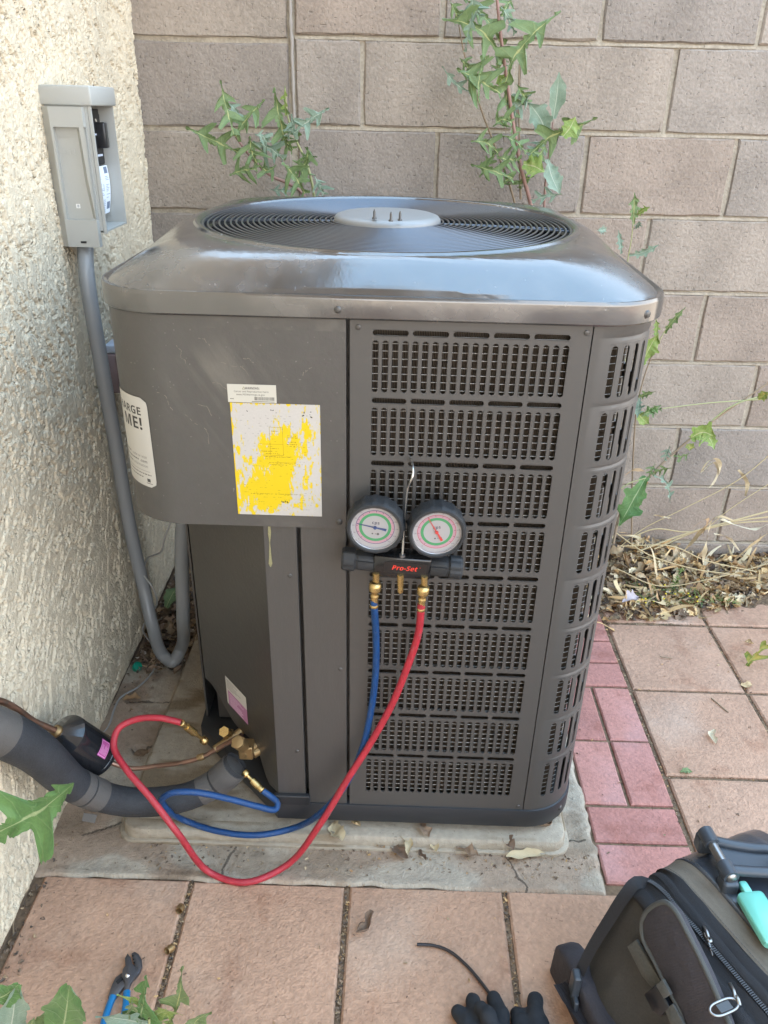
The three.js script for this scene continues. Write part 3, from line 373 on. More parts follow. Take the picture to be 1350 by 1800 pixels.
// stickers
const sticker = (name, u0, u1, h0, h1, w, t, label, corner = null) => { const m = part(name, gridGeo(1, 1, (s, k) => corner ? corner(s, k) : L(lerp(u0, u1, s), lerp(h0, h1, k), w)), std('#ffffff', 0.55, { map: t }), unit, label); return m; };
{
  const t = canvasTex(420, 590, (g, w, h) => {
    g.fillStyle = '#d6d3cd'; g.fillRect(0, 0, w, h); const d = g.getImageData(0, 0, w, h);
    for (let y = 0; y < h; y++) for (let x = 0; x < w; x++) { const u = x / w, v = y / h; let m = 0.85 * Math.exp(-Math.pow((u - 0.53) / 0.22, 2) - Math.pow((v - 0.40) / 0.17, 2)) + 0.8 * Math.exp(-Math.pow((u - 0.36) / 0.29, 2) - Math.pow((v - 0.77) / 0.18, 2)) + 0.4 * Math.exp(-Math.pow((u - 0.55) / 0.12, 2) - Math.pow((v - 0.62) / 0.1, 2)) + 0.5 * Math.exp(-Math.pow((u - 0.86) / 0.09, 2) - Math.pow((v - 0.25) / 0.12, 2)) + 0.3 * Math.exp(-Math.pow((u - 0.06) / 0.035, 2) - Math.pow((v - 0.36) / 0.09, 2)) + 0.2 * Math.exp(-Math.pow((u - 0.85) / 0.1, 2) - Math.pow((v - 0.8) / 0.14, 2)) + 0.4 * ss(0.03, 0.0, u) + 0.28 * ss(0.025, 0, v) * ss(0.5, 0.4, Math.abs(u - 0.35)); m = m * 1.15 + 0.6 * fbm(u * 17, v * 10, 5, 151) + 0.34 * fbm(u * 60, v * 30, 2, 153); const k = ss(0.26, 0.4, m + 0.12 * vn(x * 0.9, y * 0.7, 157)), b = 1 + 0.012 * vn(x * 0.2, y * 0.2, 155); const i = (y * w + x) * 4; d.data[i] = lerp(188 * b, 216, k); d.data[i + 1] = lerp(183 * b, 186, k); d.data[i + 2] = lerp(177 * b, 6, k); }
    g.putImageData(d, 0, 0); g.strokeStyle = 'rgba(120,95,0,0.55)'; g.lineWidth = 1.6; g.strokeRect(178, 118, 62, 145); g.beginPath(); g.moveTo(140, 205); g.lineTo(240, 205); g.moveTo(140, 263); g.lineTo(240, 263); g.stroke();
    g.fillStyle = 'rgba(90,75,0,0.5)'; g.font = '9px sans-serif'; for (const [x, y, n] of [[186, 136, 34], [260, 158, 44], [260, 168, 52], [258, 190, 48], [258, 202, 50], [258, 212, 40], [176, 226, 52], [128, 240, 60], [150, 252, 62], [168, 300, 130], [172, 311, 84], [70, 470, 250]]) for (let i = 0; i < n; i += 4) if (rnd() > 0.2) g.fillRect(x + i, y, 2 + rnd() * 2, 2 + rnd() * 3);
    g.fillStyle = 'rgba(70,66,60,0.35)'; for (let y = 60; y < 560; y += 13) for (let x = 40; x < 380;) { const w2 = 3 + rnd() * 9; if (rnd() < 0.16) g.fillRect(x, y, w2, 2.2); x += w2 + 4; }
    g.fillStyle = 'rgba(25,25,25,0.85)'; for (let i = 0; i < 26; i++) g.fillRect(150 + i * 5, 268 + rnd() * 3, rnd() * 4, 3); for (const [x, y, r] of [[78, 40, 3], [345, 40, 4], [340, 55, 5], [376, 36, 3], [378, 62, 5], [372, 50, 2], [190, 32, 3], [200, 33, 3], [214, 45, 2], [358, 56, 2], [230, 515, 5], [240, 512, 4], [250, 515, 5], [222, 512, 3]]) { g.beginPath(); g.ellipse(x, y, r * 0.6, r * 1.3, rnd() * 3, 0, 7); g.fill(); }
  });
  sticker('yellow_label', -0.1852, -0.0446, 0.6865, 0.8838, -0.0062, t, 'worn yellow and white wiring label');
  const t2 = canvasTex(512, 180, (g, w, h) => { g.fillStyle = '#c2beb2'; g.fillRect(0, 0, w, h); g.fillStyle = '#4a4844'; g.textAlign = 'center'; g.font = 'bold 30px sans-serif'; g.fillText('WARNING:', 262, 48); g.font = '26px sans-serif'; g.fillText('Cancer and Reproductive Harm', 250, 80); g.fillText('www.P65Warnings.ca.gov', 240, 110); g.strokeStyle = '#6a6432'; g.lineWidth = 3; g.beginPath(); g.moveTo(158, 48); g.lineTo(172, 24); g.lineTo(186, 48); g.closePath(); g.stroke(); for (let x = 278; x < 490;) { const a = 2 + Math.floor(rnd() * 4); g.fillRect(x, 122, a, 34); x += a + 2 + Math.floor(rnd() * 4); } for (let i = 0; i < 5; i++) g.fillRect(24 + i * 8, 141, 5, 9); g.fillRect(250, 166, 240, 5); });
  sticker('warning_label', -0.1876, -0.1118, 0.8848, 0.9142, -0.0067, t2, 'small white warning label with barcode').rotation.z = 0.0;
  const t3 = canvasTex(400, 620, (g, w, h) => { g.fillStyle = '#c0bdb5'; g.fillRect(0, 0, w, h); g.fillStyle = '#34322f'; g.textAlign = 'right'; g.font = 'bold 74px sans-serif'; g.fillText('CHARGE', 352, 120); g.font = 'bold 112px sans-serif'; g.fillText('ME!', 352, 218); g.fillStyle = '#6a6864'; g.font = '26px sans-serif'; g.fillText('code or visit', 350, 418); g.font = 'bold 28px sans-serif'; g.fillText('.com', 350, 450); g.font = '26px sans-serif'; g.fillText('information', 350, 482); const bars = (x0, x1, y, h) => { for (let x = x0; x < x1;) { const w2 = 6 + rnd() * 16; g.fillRect(x, y, Math.min(w2, x1 - x), h); x += w2 + 5; } }; bars(40, 190, 402, 10); bars(40, 272, 434, 11); bars(40, 200, 468, 10); g.fillRect(40, 508, 320, 2); bars(60, 368, 528, 8); bars(60, 300, 554, 8); g.fillStyle = '#4a4844'; g.fillRect(330, 560, 26, 24); g.fillRect(322, 592, 48, 4); });
  const Rr = RC + 0.0065, ph0 = 0.36, ph1 = 0.36 + 1.06, rad = 0.012, n = 24, m = 24;
  // rounded outline: the sheet is cut back at its corners
  const g = gridGeo(n, m, (s, k) => { const hgt = 0.158, wid = Rr * (ph1 - ph0); const y = (k - 0.5) * hgt; const over = Math.max(0, Math.abs(y) - (hgt / 2 - rad)); const cut = rad - Math.sqrt(Math.max(0, rad * rad - over * over)); const x = lerp(cut, wid - cut, 1 - s); const a = ph0 + x / Rr; return L(-B + RC - Rr * Math.sin(a), 0.804 + y, RC - Rr * Math.cos(a)); }, (s, k, q) => { const a = Math.atan2(-B + RC - q.x, RC + q.z); return [1 - (a - ph0) / (ph1 - ph0), k]; });
  part('charge_label', g, std('#ffffff', 0.5, { map: t3 }), unit, 'white rounded sticker on the left corner reading CHARGE ME!');
  const t4 = canvasTex(200, 256, (g2, w, h) => { g2.fillStyle = '#b9b4aa'; g2.fillRect(0, 0, w, h); g2.fillStyle = '#a5718f'; g2.fillRect(16, 118, 184, 138); g2.fillStyle = 'rgba(60,55,55,0.6)'; for (let y = 24; y < 108; y += 14) g2.fillRect(12, y, 60 + rnd() * 110, 4); g2.fillStyle = 'rgba(235,215,225,0.7)'; for (let y = 136; y < 246; y += 15) g2.fillRect(28, y, 70 + rnd() * 80, 5); });
  const q = (t, h) => V(lerp(PLa.x, PLb.x, t) - 0.0007, h, lerp(PLa.z, PLb.z, t) + 0.0007);
  part('valve_label', gridGeo(1, 1, (s, k) => q(lerp(0.66, 0.37, s), lerp(0.158, 0.232, k) - 0.012 * s)), std('#ffffff', 0.55, { map: t4 }), unit, 'small white and pink label on the valve plate');
  // yellowed glue run and scuffs left by a peeled sticker
  const gl = canvasTex(64, 256, (g3, w, h) => { g3.fillStyle = '#8f8a66'; g3.fillRect(0, 0, w, h); for (let i = 0; i < 400; i++) { g3.fillStyle = rnd() > 0.5 ? '#aaa684' : '#77724f'; g3.fillRect(rnd() * w, rnd() * h, 2, 3); } });
  const A = [[0.66, 0.0022], [0.647, 0.0028], [0.636, 0.0014], [0.628, 0.0004], [0.612, 0.0016], [0.596, 0.0022], [0.586, 0.0034], [0.579, 0.0006]], u0 = -0.1355; const mb = new MB();
  for (let i = 0; i < A.length - 1; i++) { const [h, r] = A[i], [h2, r2] = A[i + 1], z = 0.0012, k = -0.0012 * i; mb.quad(L(u0 - r + k * 0.2, h, z), L(u0 - r2 + k * 0.2, h2, z), L(u0 + r2 + k * 0.2, h2, z), L(u0 + r + k * 0.2, h, z), [0, i / 7], [0, (i + 1) / 7], [1, (i + 1) / 7], [1, i / 7]); }
  part('glue_run', mb.geo(0), std('#ffffff', 0.7, { map: gl }), unit);
  const sc = []; for (const [u, h, a, l] of [[-0.262, 0.975, -1.2, 0.02], [-0.256, 0.955, -1.0, 0.014], [-0.225, 0.985, -0.7, 0.02], [-0.30, 0.9, -1.0, 0.04], [-0.2, 0.945, -0.35, 0.05], [-0.21, 0.915, -0.6, 0.035], [-0.26, 0.86, -0.9, 0.06], [-0.19, 0.80, -1.1, 0.05], [-0.07, 0.93, 0.7, 0.02], [-0.235, 0.88, -0.8, 0.03], [-0.16, 0.955, -0.5, 0.02]]) { const du = Math.cos(a) * l, dh = Math.sin(a) * l, n = 12; for (let i = 0; i < n; i++) { if (rnd() < 0.25) continue; const t0 = i / n, t1 = (i + 1) / n, r = 0.0003 + rnd() * 0.0004, e = rr(-0.0006, 0.0006); const p = (t, o) => { const k = o + e + l * 0.16 * Math.sin(t * 3) + l * 0.05 * Math.sin(t * 9 + u * 90); return L(u + du * t - Math.sin(a) * k, h + dh * t + Math.cos(a) * k, -0.0059); }; const m2 = new MB(); m2.quad(p(t0, -r), p(t1, -r), p(t1, r), p(t0, r)); sc.push(m2.geo(0)); } }
  part('scratches', sc, std([0.2, 0.18, 0.15], 0.8), unit).userData.kind = 'stuff';
}
// ---------------------------------------------------------------- electrical disconnect, conduit, cable, small box on the house wall
const mBox = phy([0.42, 0.42, 0.39], 0.42, { metalness: 0.05, clearcoat: 0.2, bumpMap: rep(panelBump, 4), bumpScale: 0.0002 });
{
  const d = thing('disconnect_box', 'beige electrical disconnect box with open breaker compartment on the stucco wall', 'electrical box', [0.004, 1.15, 0.523]);
  // back, far side, top and bottom of the open compartment (x out of the wall, z towards the viewer)
  part('back_plate', box(0.004, 0.262, 0.15, 0.004, 0.13, 0), mBox, d);
  part('side_wall', box(0.1, 0.262, 0.003, 0.05, 0.13, -0.0735), mBox, d);
  part('side_wall', box(0.094, 0.262, 0.003, 0.047, 0.13, 0.0735), mBox, d);
  part('bottom_wall', box(0.1, 0.003, 0.15, 0.05, 0.0015, 0), mBox, d);
  part('hood', smooth(rbox(0.106, 0.036, 0.162, 0.004, 0.053, 0.256, 0), 0.6), mBox, d);
  part('front_strip', box(0.006, 0.245, 0.006, 0.098, 0.12, 0.073), mBox, d);
  // cover on the near side, with a chamfered hinge edge and a recessed face
  const c = part('cover', smooth(extr(shape([[0.0, -0.028], [0.088, -0.028], [0.088, 0.236], [0.0, 0.236]]), 0.004), 0.5).translate(0, 0, 0.0755), mBox, d, 'beige cover with recessed face');
  const fr = (x0, x1, y0, y1, zz, dd) => box(x1 - x0, y1 - y0, dd, (x0 + x1) / 2, (y0 + y1) / 2, zz);
  const edge = new MB(); edge.quad(V(0.002, -0.028, 0.0795), V(0.022, -0.028, 0.0925), V(0.022, 0.236, 0.0925), V(0.002, 0.236, 0.0795)); part('chamfer', edge.geo(0), mBox, c);
  part('cover_frame', [fr(0.022, 0.088, 0.2, 0.236, 0.086, 0.013), fr(0.022, 0.088, -0.028, 0.026, 0.086, 0.013), fr(0.022, 0.027, 0.026, 0.2, 0.086, 0.013)], mBox, c).userData.kind = 'stuff';
  const w = new MB(); w.quad(V(0.088, 0.026, 0.0925), V(0.078, 0.03, 0.081), V(0.072, 0.1, 0.081), V(0.082, 0.1, 0.0925)); w.quad(V(0.082, 0.1, 0.0925), V(0.072, 0.1, 0.081), V(0.07, 0.2, 0.081), V(0.078, 0.2, 0.0925)); w.quad(V(0.088, 0.026, 0.0925), V(0.082, 0.1, 0.0925), V(0.088, 0.1, 0.0925), V(0.088, 0.05, 0.0925)); w.quad(V(0.082, 0.1, 0.0925), V(0.078, 0.2, 0.0925), V(0.088, 0.2, 0.0925), V(0.088, 0.1, 0.0925));
  part('pull_edge', w.geo(0), mBox, c);
  part('padlock_slot', box(0.012, 0.004, 0.002, 0.055, -0.018, 0.0925), mBlack, c);
  for (let i = 0; i < 3; i++) part('raised_letter', box(0.006, 0.010, 0.0012, 0.037 + i * 0.0095, 0.155, 0.0801), mBox, c);
  part('raised_line', box(0.022, 0.0015, 0.0012, 0.043, 0.182, 0.0801), mBox, c);
  part('cover_sticker', new THREE.PlaneGeometry(0.0085, 0.0085).translate(0.05, 0.052, 0.0802), std('#ffffff', 0.5, { map: canvasTex(32, 32, (g) => { g.fillStyle = '#e4e4e0'; g.fillRect(0, 0, 32, 32); g.fillStyle = '#8a8f98'; g.fillRect(9, 7, 14, 18); g.fillStyle = '#e4e4e0'; g.fillRect(12, 11, 6, 10); }) }), c);
  // breaker block and instruction sheet
  const b = part('breaker', smooth(rbox(0.066, 0.108, 0.096, 0.003, 0.037, 0.178, -0.022), 0.6), phy([0.03, 0.028, 0.03], 0.3), d);
  part('toggle', smooth(rbox(0.022, 0.05, 0.022, 0.003, 0.078, 0.182, -0.045), 0.6), phy([0.02, 0.02, 0.022], 0.3), b);
  part('breaker_ridge', [box(0.004, 0.016, 0.07, 0.07, 0.222, -0.022), box(0.004, 0.012, 0.07, 0.07, 0.131, -0.022)], mBlack, b).userData.kind = 'stuff';
  part('breaker_print', new THREE.PlaneGeometry(0.088, 0.09).rotateY(Math.PI / 2).translate(0.0706, 0.177, -0.022), std('#ffffff', 0.5, { map: canvasTex(128, 164, (g, W, H) => { g.fillStyle = '#19181a'; g.fillRect(0, 0, W, H); g.fillStyle = '#c9d2e2'; g.fillRect(40, 66, 50, 7); g.fillRect(66, 140, 50, 8); g.font = 'bold 20px sans-serif'; g.fillText('ON', 8, 92); g.fillRect(14, 104, 8, 7); g.fillStyle = '#b8b2a4'; for (const [x, y] of [[20, 22], [92, 20], [22, 122]]) { g.beginPath(); g.ellipse(x, y, 9, 5, 0.6, 0, 7); g.fill(); } }) }), b);
  const sh = part('lower_block', box(0.05, 0.12, 0.135, 0.03, 0.062, 0.0), phy([0.05, 0.05, 0.055], 0.5), d);
  const t = canvasTex(256, 300, (g, W, H) => { g.fillStyle = '#dfe6ee'; g.fillRect(0, 0, W, H); g.fillStyle = 'rgba(70,84,110,0.75)'; g.fillRect(10, 12, 40, 12); g.fillRect(190, 8, 52, 40); for (let y = 66; y < 200; y += 10) { g.fillRect(12, y, 60 + rnd() * 90, 3); if (rnd() > 0.3) g.fillRect(190, y, 30 + rnd() * 30, 3); } for (let y = 208; y < 285; y += 12) for (let x = 14; x < 180; x += 44) g.fillRect(x, y, 20 + rnd() * 14, 4); g.fillRect(196, 226, 50, 46); g.fillStyle = '#2a2f38'; g.fillRect(150, 110, 5, 44); });
  part('instruction_sheet', gridGeo(6, 10, (s, k) => V(0.066 + 0.009 * Math.sin(k * 2.4) * (0.8 + 0.2 * s), 0.024 + 0.098 * k, 0.036 - 0.105 * s)), std('#ffffff', 0.6, { map: t, side: THREE.DoubleSide }), d, 'printed white instruction sheet');
  part('screw', lathe([[0, 0.003], [0.004, 0.002], [0.005, 0]], 12).rotateZ(-Math.PI / 2).translate(0.056, 0.014, -0.02), phy([0.5, 0.45, 0.35], 0.3, { metalness: 0.9 }), d);
}
{
  const P = [V(0.047, 1.145, 0.565), PX(152, 480, 0.05), PX(178, 640, 0.05), PX(203, 780, 0.05), PX(229, 930, 0.055), PX(252, 1030, 0.07), PX(268, 1100, 0.09)];
  P.push(PY(285, 1150, 0.05), PY(304, 1163, 0.035), PY(318, 1140, 0.06), PZ(322, 1085, 0.70), PZ(320, 1010, 0.72), PZ(320, 950, 0.74), PZ(323, 905, 0.745));
  const k = thing('conduit', 'thick grey flexible conduit looping from the disconnect box down to the condenser', 'conduit');
  part('conduit_sleeve', tube(P, (t) => 0.0168 * (1 + 0.018 * Math.sin(t * 1500)), 420, 18), phy([0.27, 0.28, 0.285], 0.35, { clearcoat: 0.2, clearcoatRoughness: 0.4 }), k);
  for (const cg of [lathe([[0.0, 0], [0.021, 0], [0.022, 0.004], [0.022, 0.016], [0.02, 0.02], [0.0, 0.02]], 8).translate(0.047, 1.132, 0.563), lathe([[0, 0], [0.024, 0], [0.024, 0.012], [0, 0.012]], 12).translate(P[13].x, P[13].y - 0.006, P[13].z)]) part('connector', cg, mBox, k);
  const P2 = [V(0.018, 1.15, 0.60), PX(146, 470, 0.014), PX(160, 560, 0.012), PX(172, 640, 0.012)];
  part('caulk_run', tube(P2, (t) => 0.0065 * (1 - 0.5 * t), 40, 8), std([0.6, 0.55, 0.45], 0.8), k);
}
{
  const k = thing('outlet_box', 'small mauve plastic junction box half hidden behind the grey conduit', 'junction box', [0.0, 0.745, 0.425]);
  part('box_body', smooth(rbox(0.034, 0.1, 0.06, 0.004, 0.022, 0.05, 0), 0.6), phy([0.26, 0.19, 0.19], 0.5), k);
  part('box_cover', smooth(rbox(0.006, 0.106, 0.066, 0.002, 0.042, 0.05, 0), 0.6), phy([0.42, 0.34, 0.37], 0.5), k);
  part('flip_lid', smooth(rbox(0.03, 0.022, 0.058, 0.005, 0.028, 0.112, 0), 0.6), phy([0.5, 0.56, 0.66], 0.4), k);
}
{
  const P = [UW(-0.32, 0.668, 0.3), PZ(291, 940, 0.8), PZ(284, 968, 0.72), PX(256, 988, 0.075), PX(252, 1008, 0.075), PX(268, 1032, 0.10), PX(276, 1060, 0.10), PX(262, 1084, 0.07), PX(251, 1104, 0.05), PY(266, 1132, 0.03), PY(277, 1155, 0.012), PY(270, 1178, 0.006), PY(245, 1206, 0.006), PY(212, 1226, 0.006), PY(201, 1246, 0.008), PY(190, 1278, 0.006), PY(170, 1302, 0.006), PY(150, 1330, 0.006)];
  tag(part('control_cable', capped(P, 0.0026, 160, 8), std([0.36, 0.35, 0.33], 0.6), scene), 'thin grey control cable trailing from the conduit along the wall base', 'cable');
}
// ---------------------------------------------------------------- refrigerant lines
const mBrass = phy([0.66, 0.47, 0.20], 0.27, { metalness: 0.92, bumpMap: rep(panelBump, 6), bumpScale: 0.0002 });
const mOld = phy([0.40, 0.27, 0.13], 0.42, { metalness: 0.85, bumpMap: rep(panelBump, 6), bumpScale: 0.0003 });
const copTex = tex(256, (u, v) => { const a = fbm(u * 6, v * 6, 4, 161, 6), k = 0.8 + 0.5 * a, p = ss(0.35, 0.5, fbm(u * 9, v * 3, 3, 163, 3)); return [lerp(0.33, 0.24, p) * k, lerp(0.19, 0.17, p) * k, lerp(0.13, 0.13, p) * k]; }, true);
const mCop = phy('#ffffff', 0.42, { metalness: 0.7, map: rep(copTex, 6, 1) });
const foamTex = tex(256, (u, v) => { const k = 1 + 0.25 * fbm(u * 10, v * 10, 4, 165, 5) + 0.15 * vn(u * 100, v * 100, 166, 100); return [0.034 * k, 0.036 * k, 0.041 * k]; }, true);
const mFoam = std('#ffffff', 0.62, { map: rep(foamTex, 5, 1), bumpMap: rep(panelBump, 4), bumpScale: 0.0012 }), mTape = phy([0.105, 0.097, 0.09], 0.5, { bumpMap: rep(panelBump, 5), bumpScale: 0.0008 });
{
  const P = [V(0.405, 0.178, 1.135), V(0.36, 0.135, 1.145), V(0.302, 0.111, 1.16), V(0.24, 0.109, 1.172), V(0.168, 0.127, 1.188), V(0.107, 0.207, 1.225), V(0.07, 0.36, 1.285), V(0.02, 0.47, 1.345), V(-0.03, 0.53, 1.39)];
  const cv = new THREE.CatmullRomCurve3(P, false, 'centripetal'), rad = (t) => lerp(0.0285, 0.04, ss(0.25, 0.85, t)) * (1 + 0.02 * vn(t * 14, 2, 5));
  const s = thing('suction_line', 'thick black foam insulated refrigerant pipe curving from the wall to the brass valves', 'insulated pipe');
  part('foam_sleeve', tube(P, rad, 90, 28), mFoam, s);
  const band = (name, t0, t1, e, label) => { const p = []; for (let i = 0; i <= 8; i++) p.push(cv.getPointAt(lerp(t0, t1, i / 8))); return part(name, capped(p, (t) => rad(lerp(t0, t1, t)) * e * (1 + 0.012 * vn(t * 6, t0 * 40, 7)), 16, 28), mTape, s, label); };
  band('tape_wrap', 0.012, 0.075, 1.09); band('tape_wrap', 0.085, 0.13, 1.05); band('tape_wrap', 0.40, 0.45, 1.06); band('tape_wrap', 0.455, 0.485, 1.035); band('tape_wrap', 0.80, 1.0, 1.03);
  const q = cv.getPointAt(0.445); part('tape_tail', extr(shape([[0, 0], [0.026, -0.004], [0.03, 0.012], [0.004, 0.016]]), 0.0012).rotateX(-0.5).translate(q.x - 0.01, q.y - 0.052, q.z + 0.028), mTape, s);
  part('seam', tube([0.15, 0.2, 0.26, 0.32, 0.38].map((t) => cv.getPointAt(t).add(V(0, -0.022, 0.019))), 0.0012, 24, 5), mBlack, s);
}
{
  const l = thing('liquid_line', 'thin copper refrigerant pipe with a black filter drier behind the insulated pipe', 'copper pipe');
  const P = [UW(-0.225, 0.135, 0.05), V(0.355, 0.188, 1.105), V(0.33, 0.172, 1.108), V(0.29, 0.157, 1.11), V(0.23, 0.145, 1.11), V(0.175, 0.142, 1.115), PZ(184, 1337, 1.118)];
  const a = P[6], b = PX(101, 1286, 0.070);
  part('copper_pipe', tube(P, 0.0052, 50, 12), mCop, l); 
  const end = PX(60, 1268, 0.045), e2 = PX(0, 1232, 0.02), ax = b.clone().sub(a), A2 = a.clone().addScaledVector(ax, 0.06);
  part('copper_pipe', tube([b, b.clone().lerp(end, 0.5), end, e2, V(-0.03, 0.53, 1.36)], 0.0062, 30, 12), mCop, l);
  part('braze_collar', [lathe([[0, -0.006], [0.0072, -0.006], [0.0075, 0.006], [0, 0.006]], 14)].map((g) => { g.rotateX(0); return along(lathe([[0.006, -0.008], [0.0074, -0.006], [0.0076, 0.006], [0.006, 0.008]], 14), V(0.318, 0.168, 1.1085), V(0.33, 0.1725, 1.108)); }), mOld, l);
  const len = a.distanceTo(b), R = 0.0455, can = lathe([[0, -len / 2], [0.009, -len / 2], [0.012, -len / 2 + 0.004], [0.03, -len / 2 + 0.016], [R - 0.001, -len / 2 + 0.024], [R, -len / 2 + 0.03], [R, -len / 2 + 0.034], [R - 0.0008, -len / 2 + 0.035], [R - 0.0008, len / 2 - 0.035], [R, len / 2 - 0.034], [R, len / 2 - 0.03], [R - 0.001, len / 2 - 0.024], [0.028, len / 2 - 0.012], [0.012, len / 2 - 0.002], [0.01, len / 2 + 0.002], [0, len / 2 + 0.002]], 48);
  const f = part('filter_drier', along(smooth(can, 0.5), a, b), phy([0.017, 0.018, 0.021], 0.2, { clearcoat: 0.7, clearcoatRoughness: 0.12 }), l, 'glossy black filter drier canister');
  part('drier_collar', along(lathe([[0.0062, len / 2 - 0.002], [0.012, len / 2 - 0.001], [0.012, len / 2 + 0.006], [0.0062, len / 2 + 0.009]], 16), a, b), mOld, f);
  const lab = new THREE.CylinderGeometry(R + 0.0006, R + 0.0006, 0.026, 16, 1, true, 0, 0.75); const tt = canvasTex(96, 96, (g) => { g.fillStyle = '#c0589c'; g.fillRect(0, 0, 96, 96); g.strokeStyle = '#efc3df'; g.lineWidth = 3; g.strokeRect(6, 6, 84, 84); g.fillStyle = 'rgba(240,205,228,0.8)'; for (let y = 18; y < 84; y += 11) g.fillRect(16, y, 20 + rnd() * 44, 4); });
  // turn the label to the upper right side of the can
  const lq = new THREE.Quaternion().setFromUnitVectors(V(0, 1, 0), b.clone().sub(a).normalize()).invert(), ld = EYE.clone().sub(a).normalize().add(V(0.5, 0.5, 0)).applyQuaternion(lq); lab.rotateY(Math.atan2(ld.x, ld.z) - 0.375); part('drier_label', along(lab.translate(0, -0.014, 0), a, b), std('#ffffff', 0.4, { map: tt }), f, 'pink printed label');
}
function hexBar(a, b, r) { return along(cyl(r, r, a.distanceTo(b), 6), a, b); }
{ // the two service valves on the valve plate
  const nrm = V(-0.7, 0.0, 0.72).normalize(), inv = (p) => unit.worldToLocal(p.clone());
  const v1 = inv(V(0.424, 0.2, 1.118)), v1n = V(-0.66, 0, 0.75);
  const va = part('service_valve', [rod(v1.clone().addScaledVector(v1n, -0.05), v1.clone().addScaledVector(v1n, 0.012), 0.0125, 16), rbox(0.03, 0.034, 0.03, 0.004, v1.x, v1.y + 0.004, v1.z)], mOld, unit, 'larger brass service valve');
  part('valve_stub', rod(v1.clone().add(V(0.012, -0.008, 0)), v1.clone().add(V(0.05, -0.002, -0.03)), 0.011, 14), mOld, va);
  const top = v1.clone().add(V(-0.006, 0.022, 0.008)); part('hex_cap', [hexBar(top, top.clone().add(V(-0.006, 0.022, 0.014)), 0.0155), along(lathe([[0, 0.0], [0.0135, 0], [0.012, 0.002], [0, 0.0026]], 20), top.clone().add(V(-0.006, 0.022, 0.014)), top.clone().add(V(-0.0063, 0.0231, 0.0147)))], mOld, va);
  const v2 = inv(V(0.378, 0.20, 1.075));
  const vb = part('service_valve', [rod(v2.clone().add(V(0.05, 0.012, -0.03)), v2.clone().add(V(-0.024, -0.012, 0.03)), 0.0085, 14), rbox(0.02, 0.022, 0.02, 0.003, v2.x, v2.y, v2.z)], mOld, unit, 'smaller brass service valve');
  const t2 = v2.clone().add(V(0, 0.012, 0.006)); part('hex_cap', [hexBar(t2, t2.clone().add(V(-0.004, 0.016, 0.012)), 0.0115)], mBrass, vb);
}
const hoseTex = (c, sd) => tex(512, (u, v) => { const n = fbm(u * 30, v * 6, 4, sd), mark = Math.abs(v - 0.3) < 0.05 && vn(u * 150, 3, sd + 1) > 0.1 && vn(u * 9, 5, sd + 2) > 0.15; const k = 1 + 0.22 * n, g = ss(0.35, 0.6, fbm(u * 50, v * 9, 3, sd + 4)) * 0.25; return c.map((x) => lerp(x * k, mark ? 0.3 : 0.16, mark ? 0.3 : g)); }, true, 128);
const hoseMat = (c, sd) => phy('#ffffff', 0.38, { map: rep(hoseTex(c, sd), 2.2, 1), bumpMap: rep(panelBump, 8), bumpScale: 0.0005, clearcoat: 0.2, clearcoatRoughness: 0.35 });
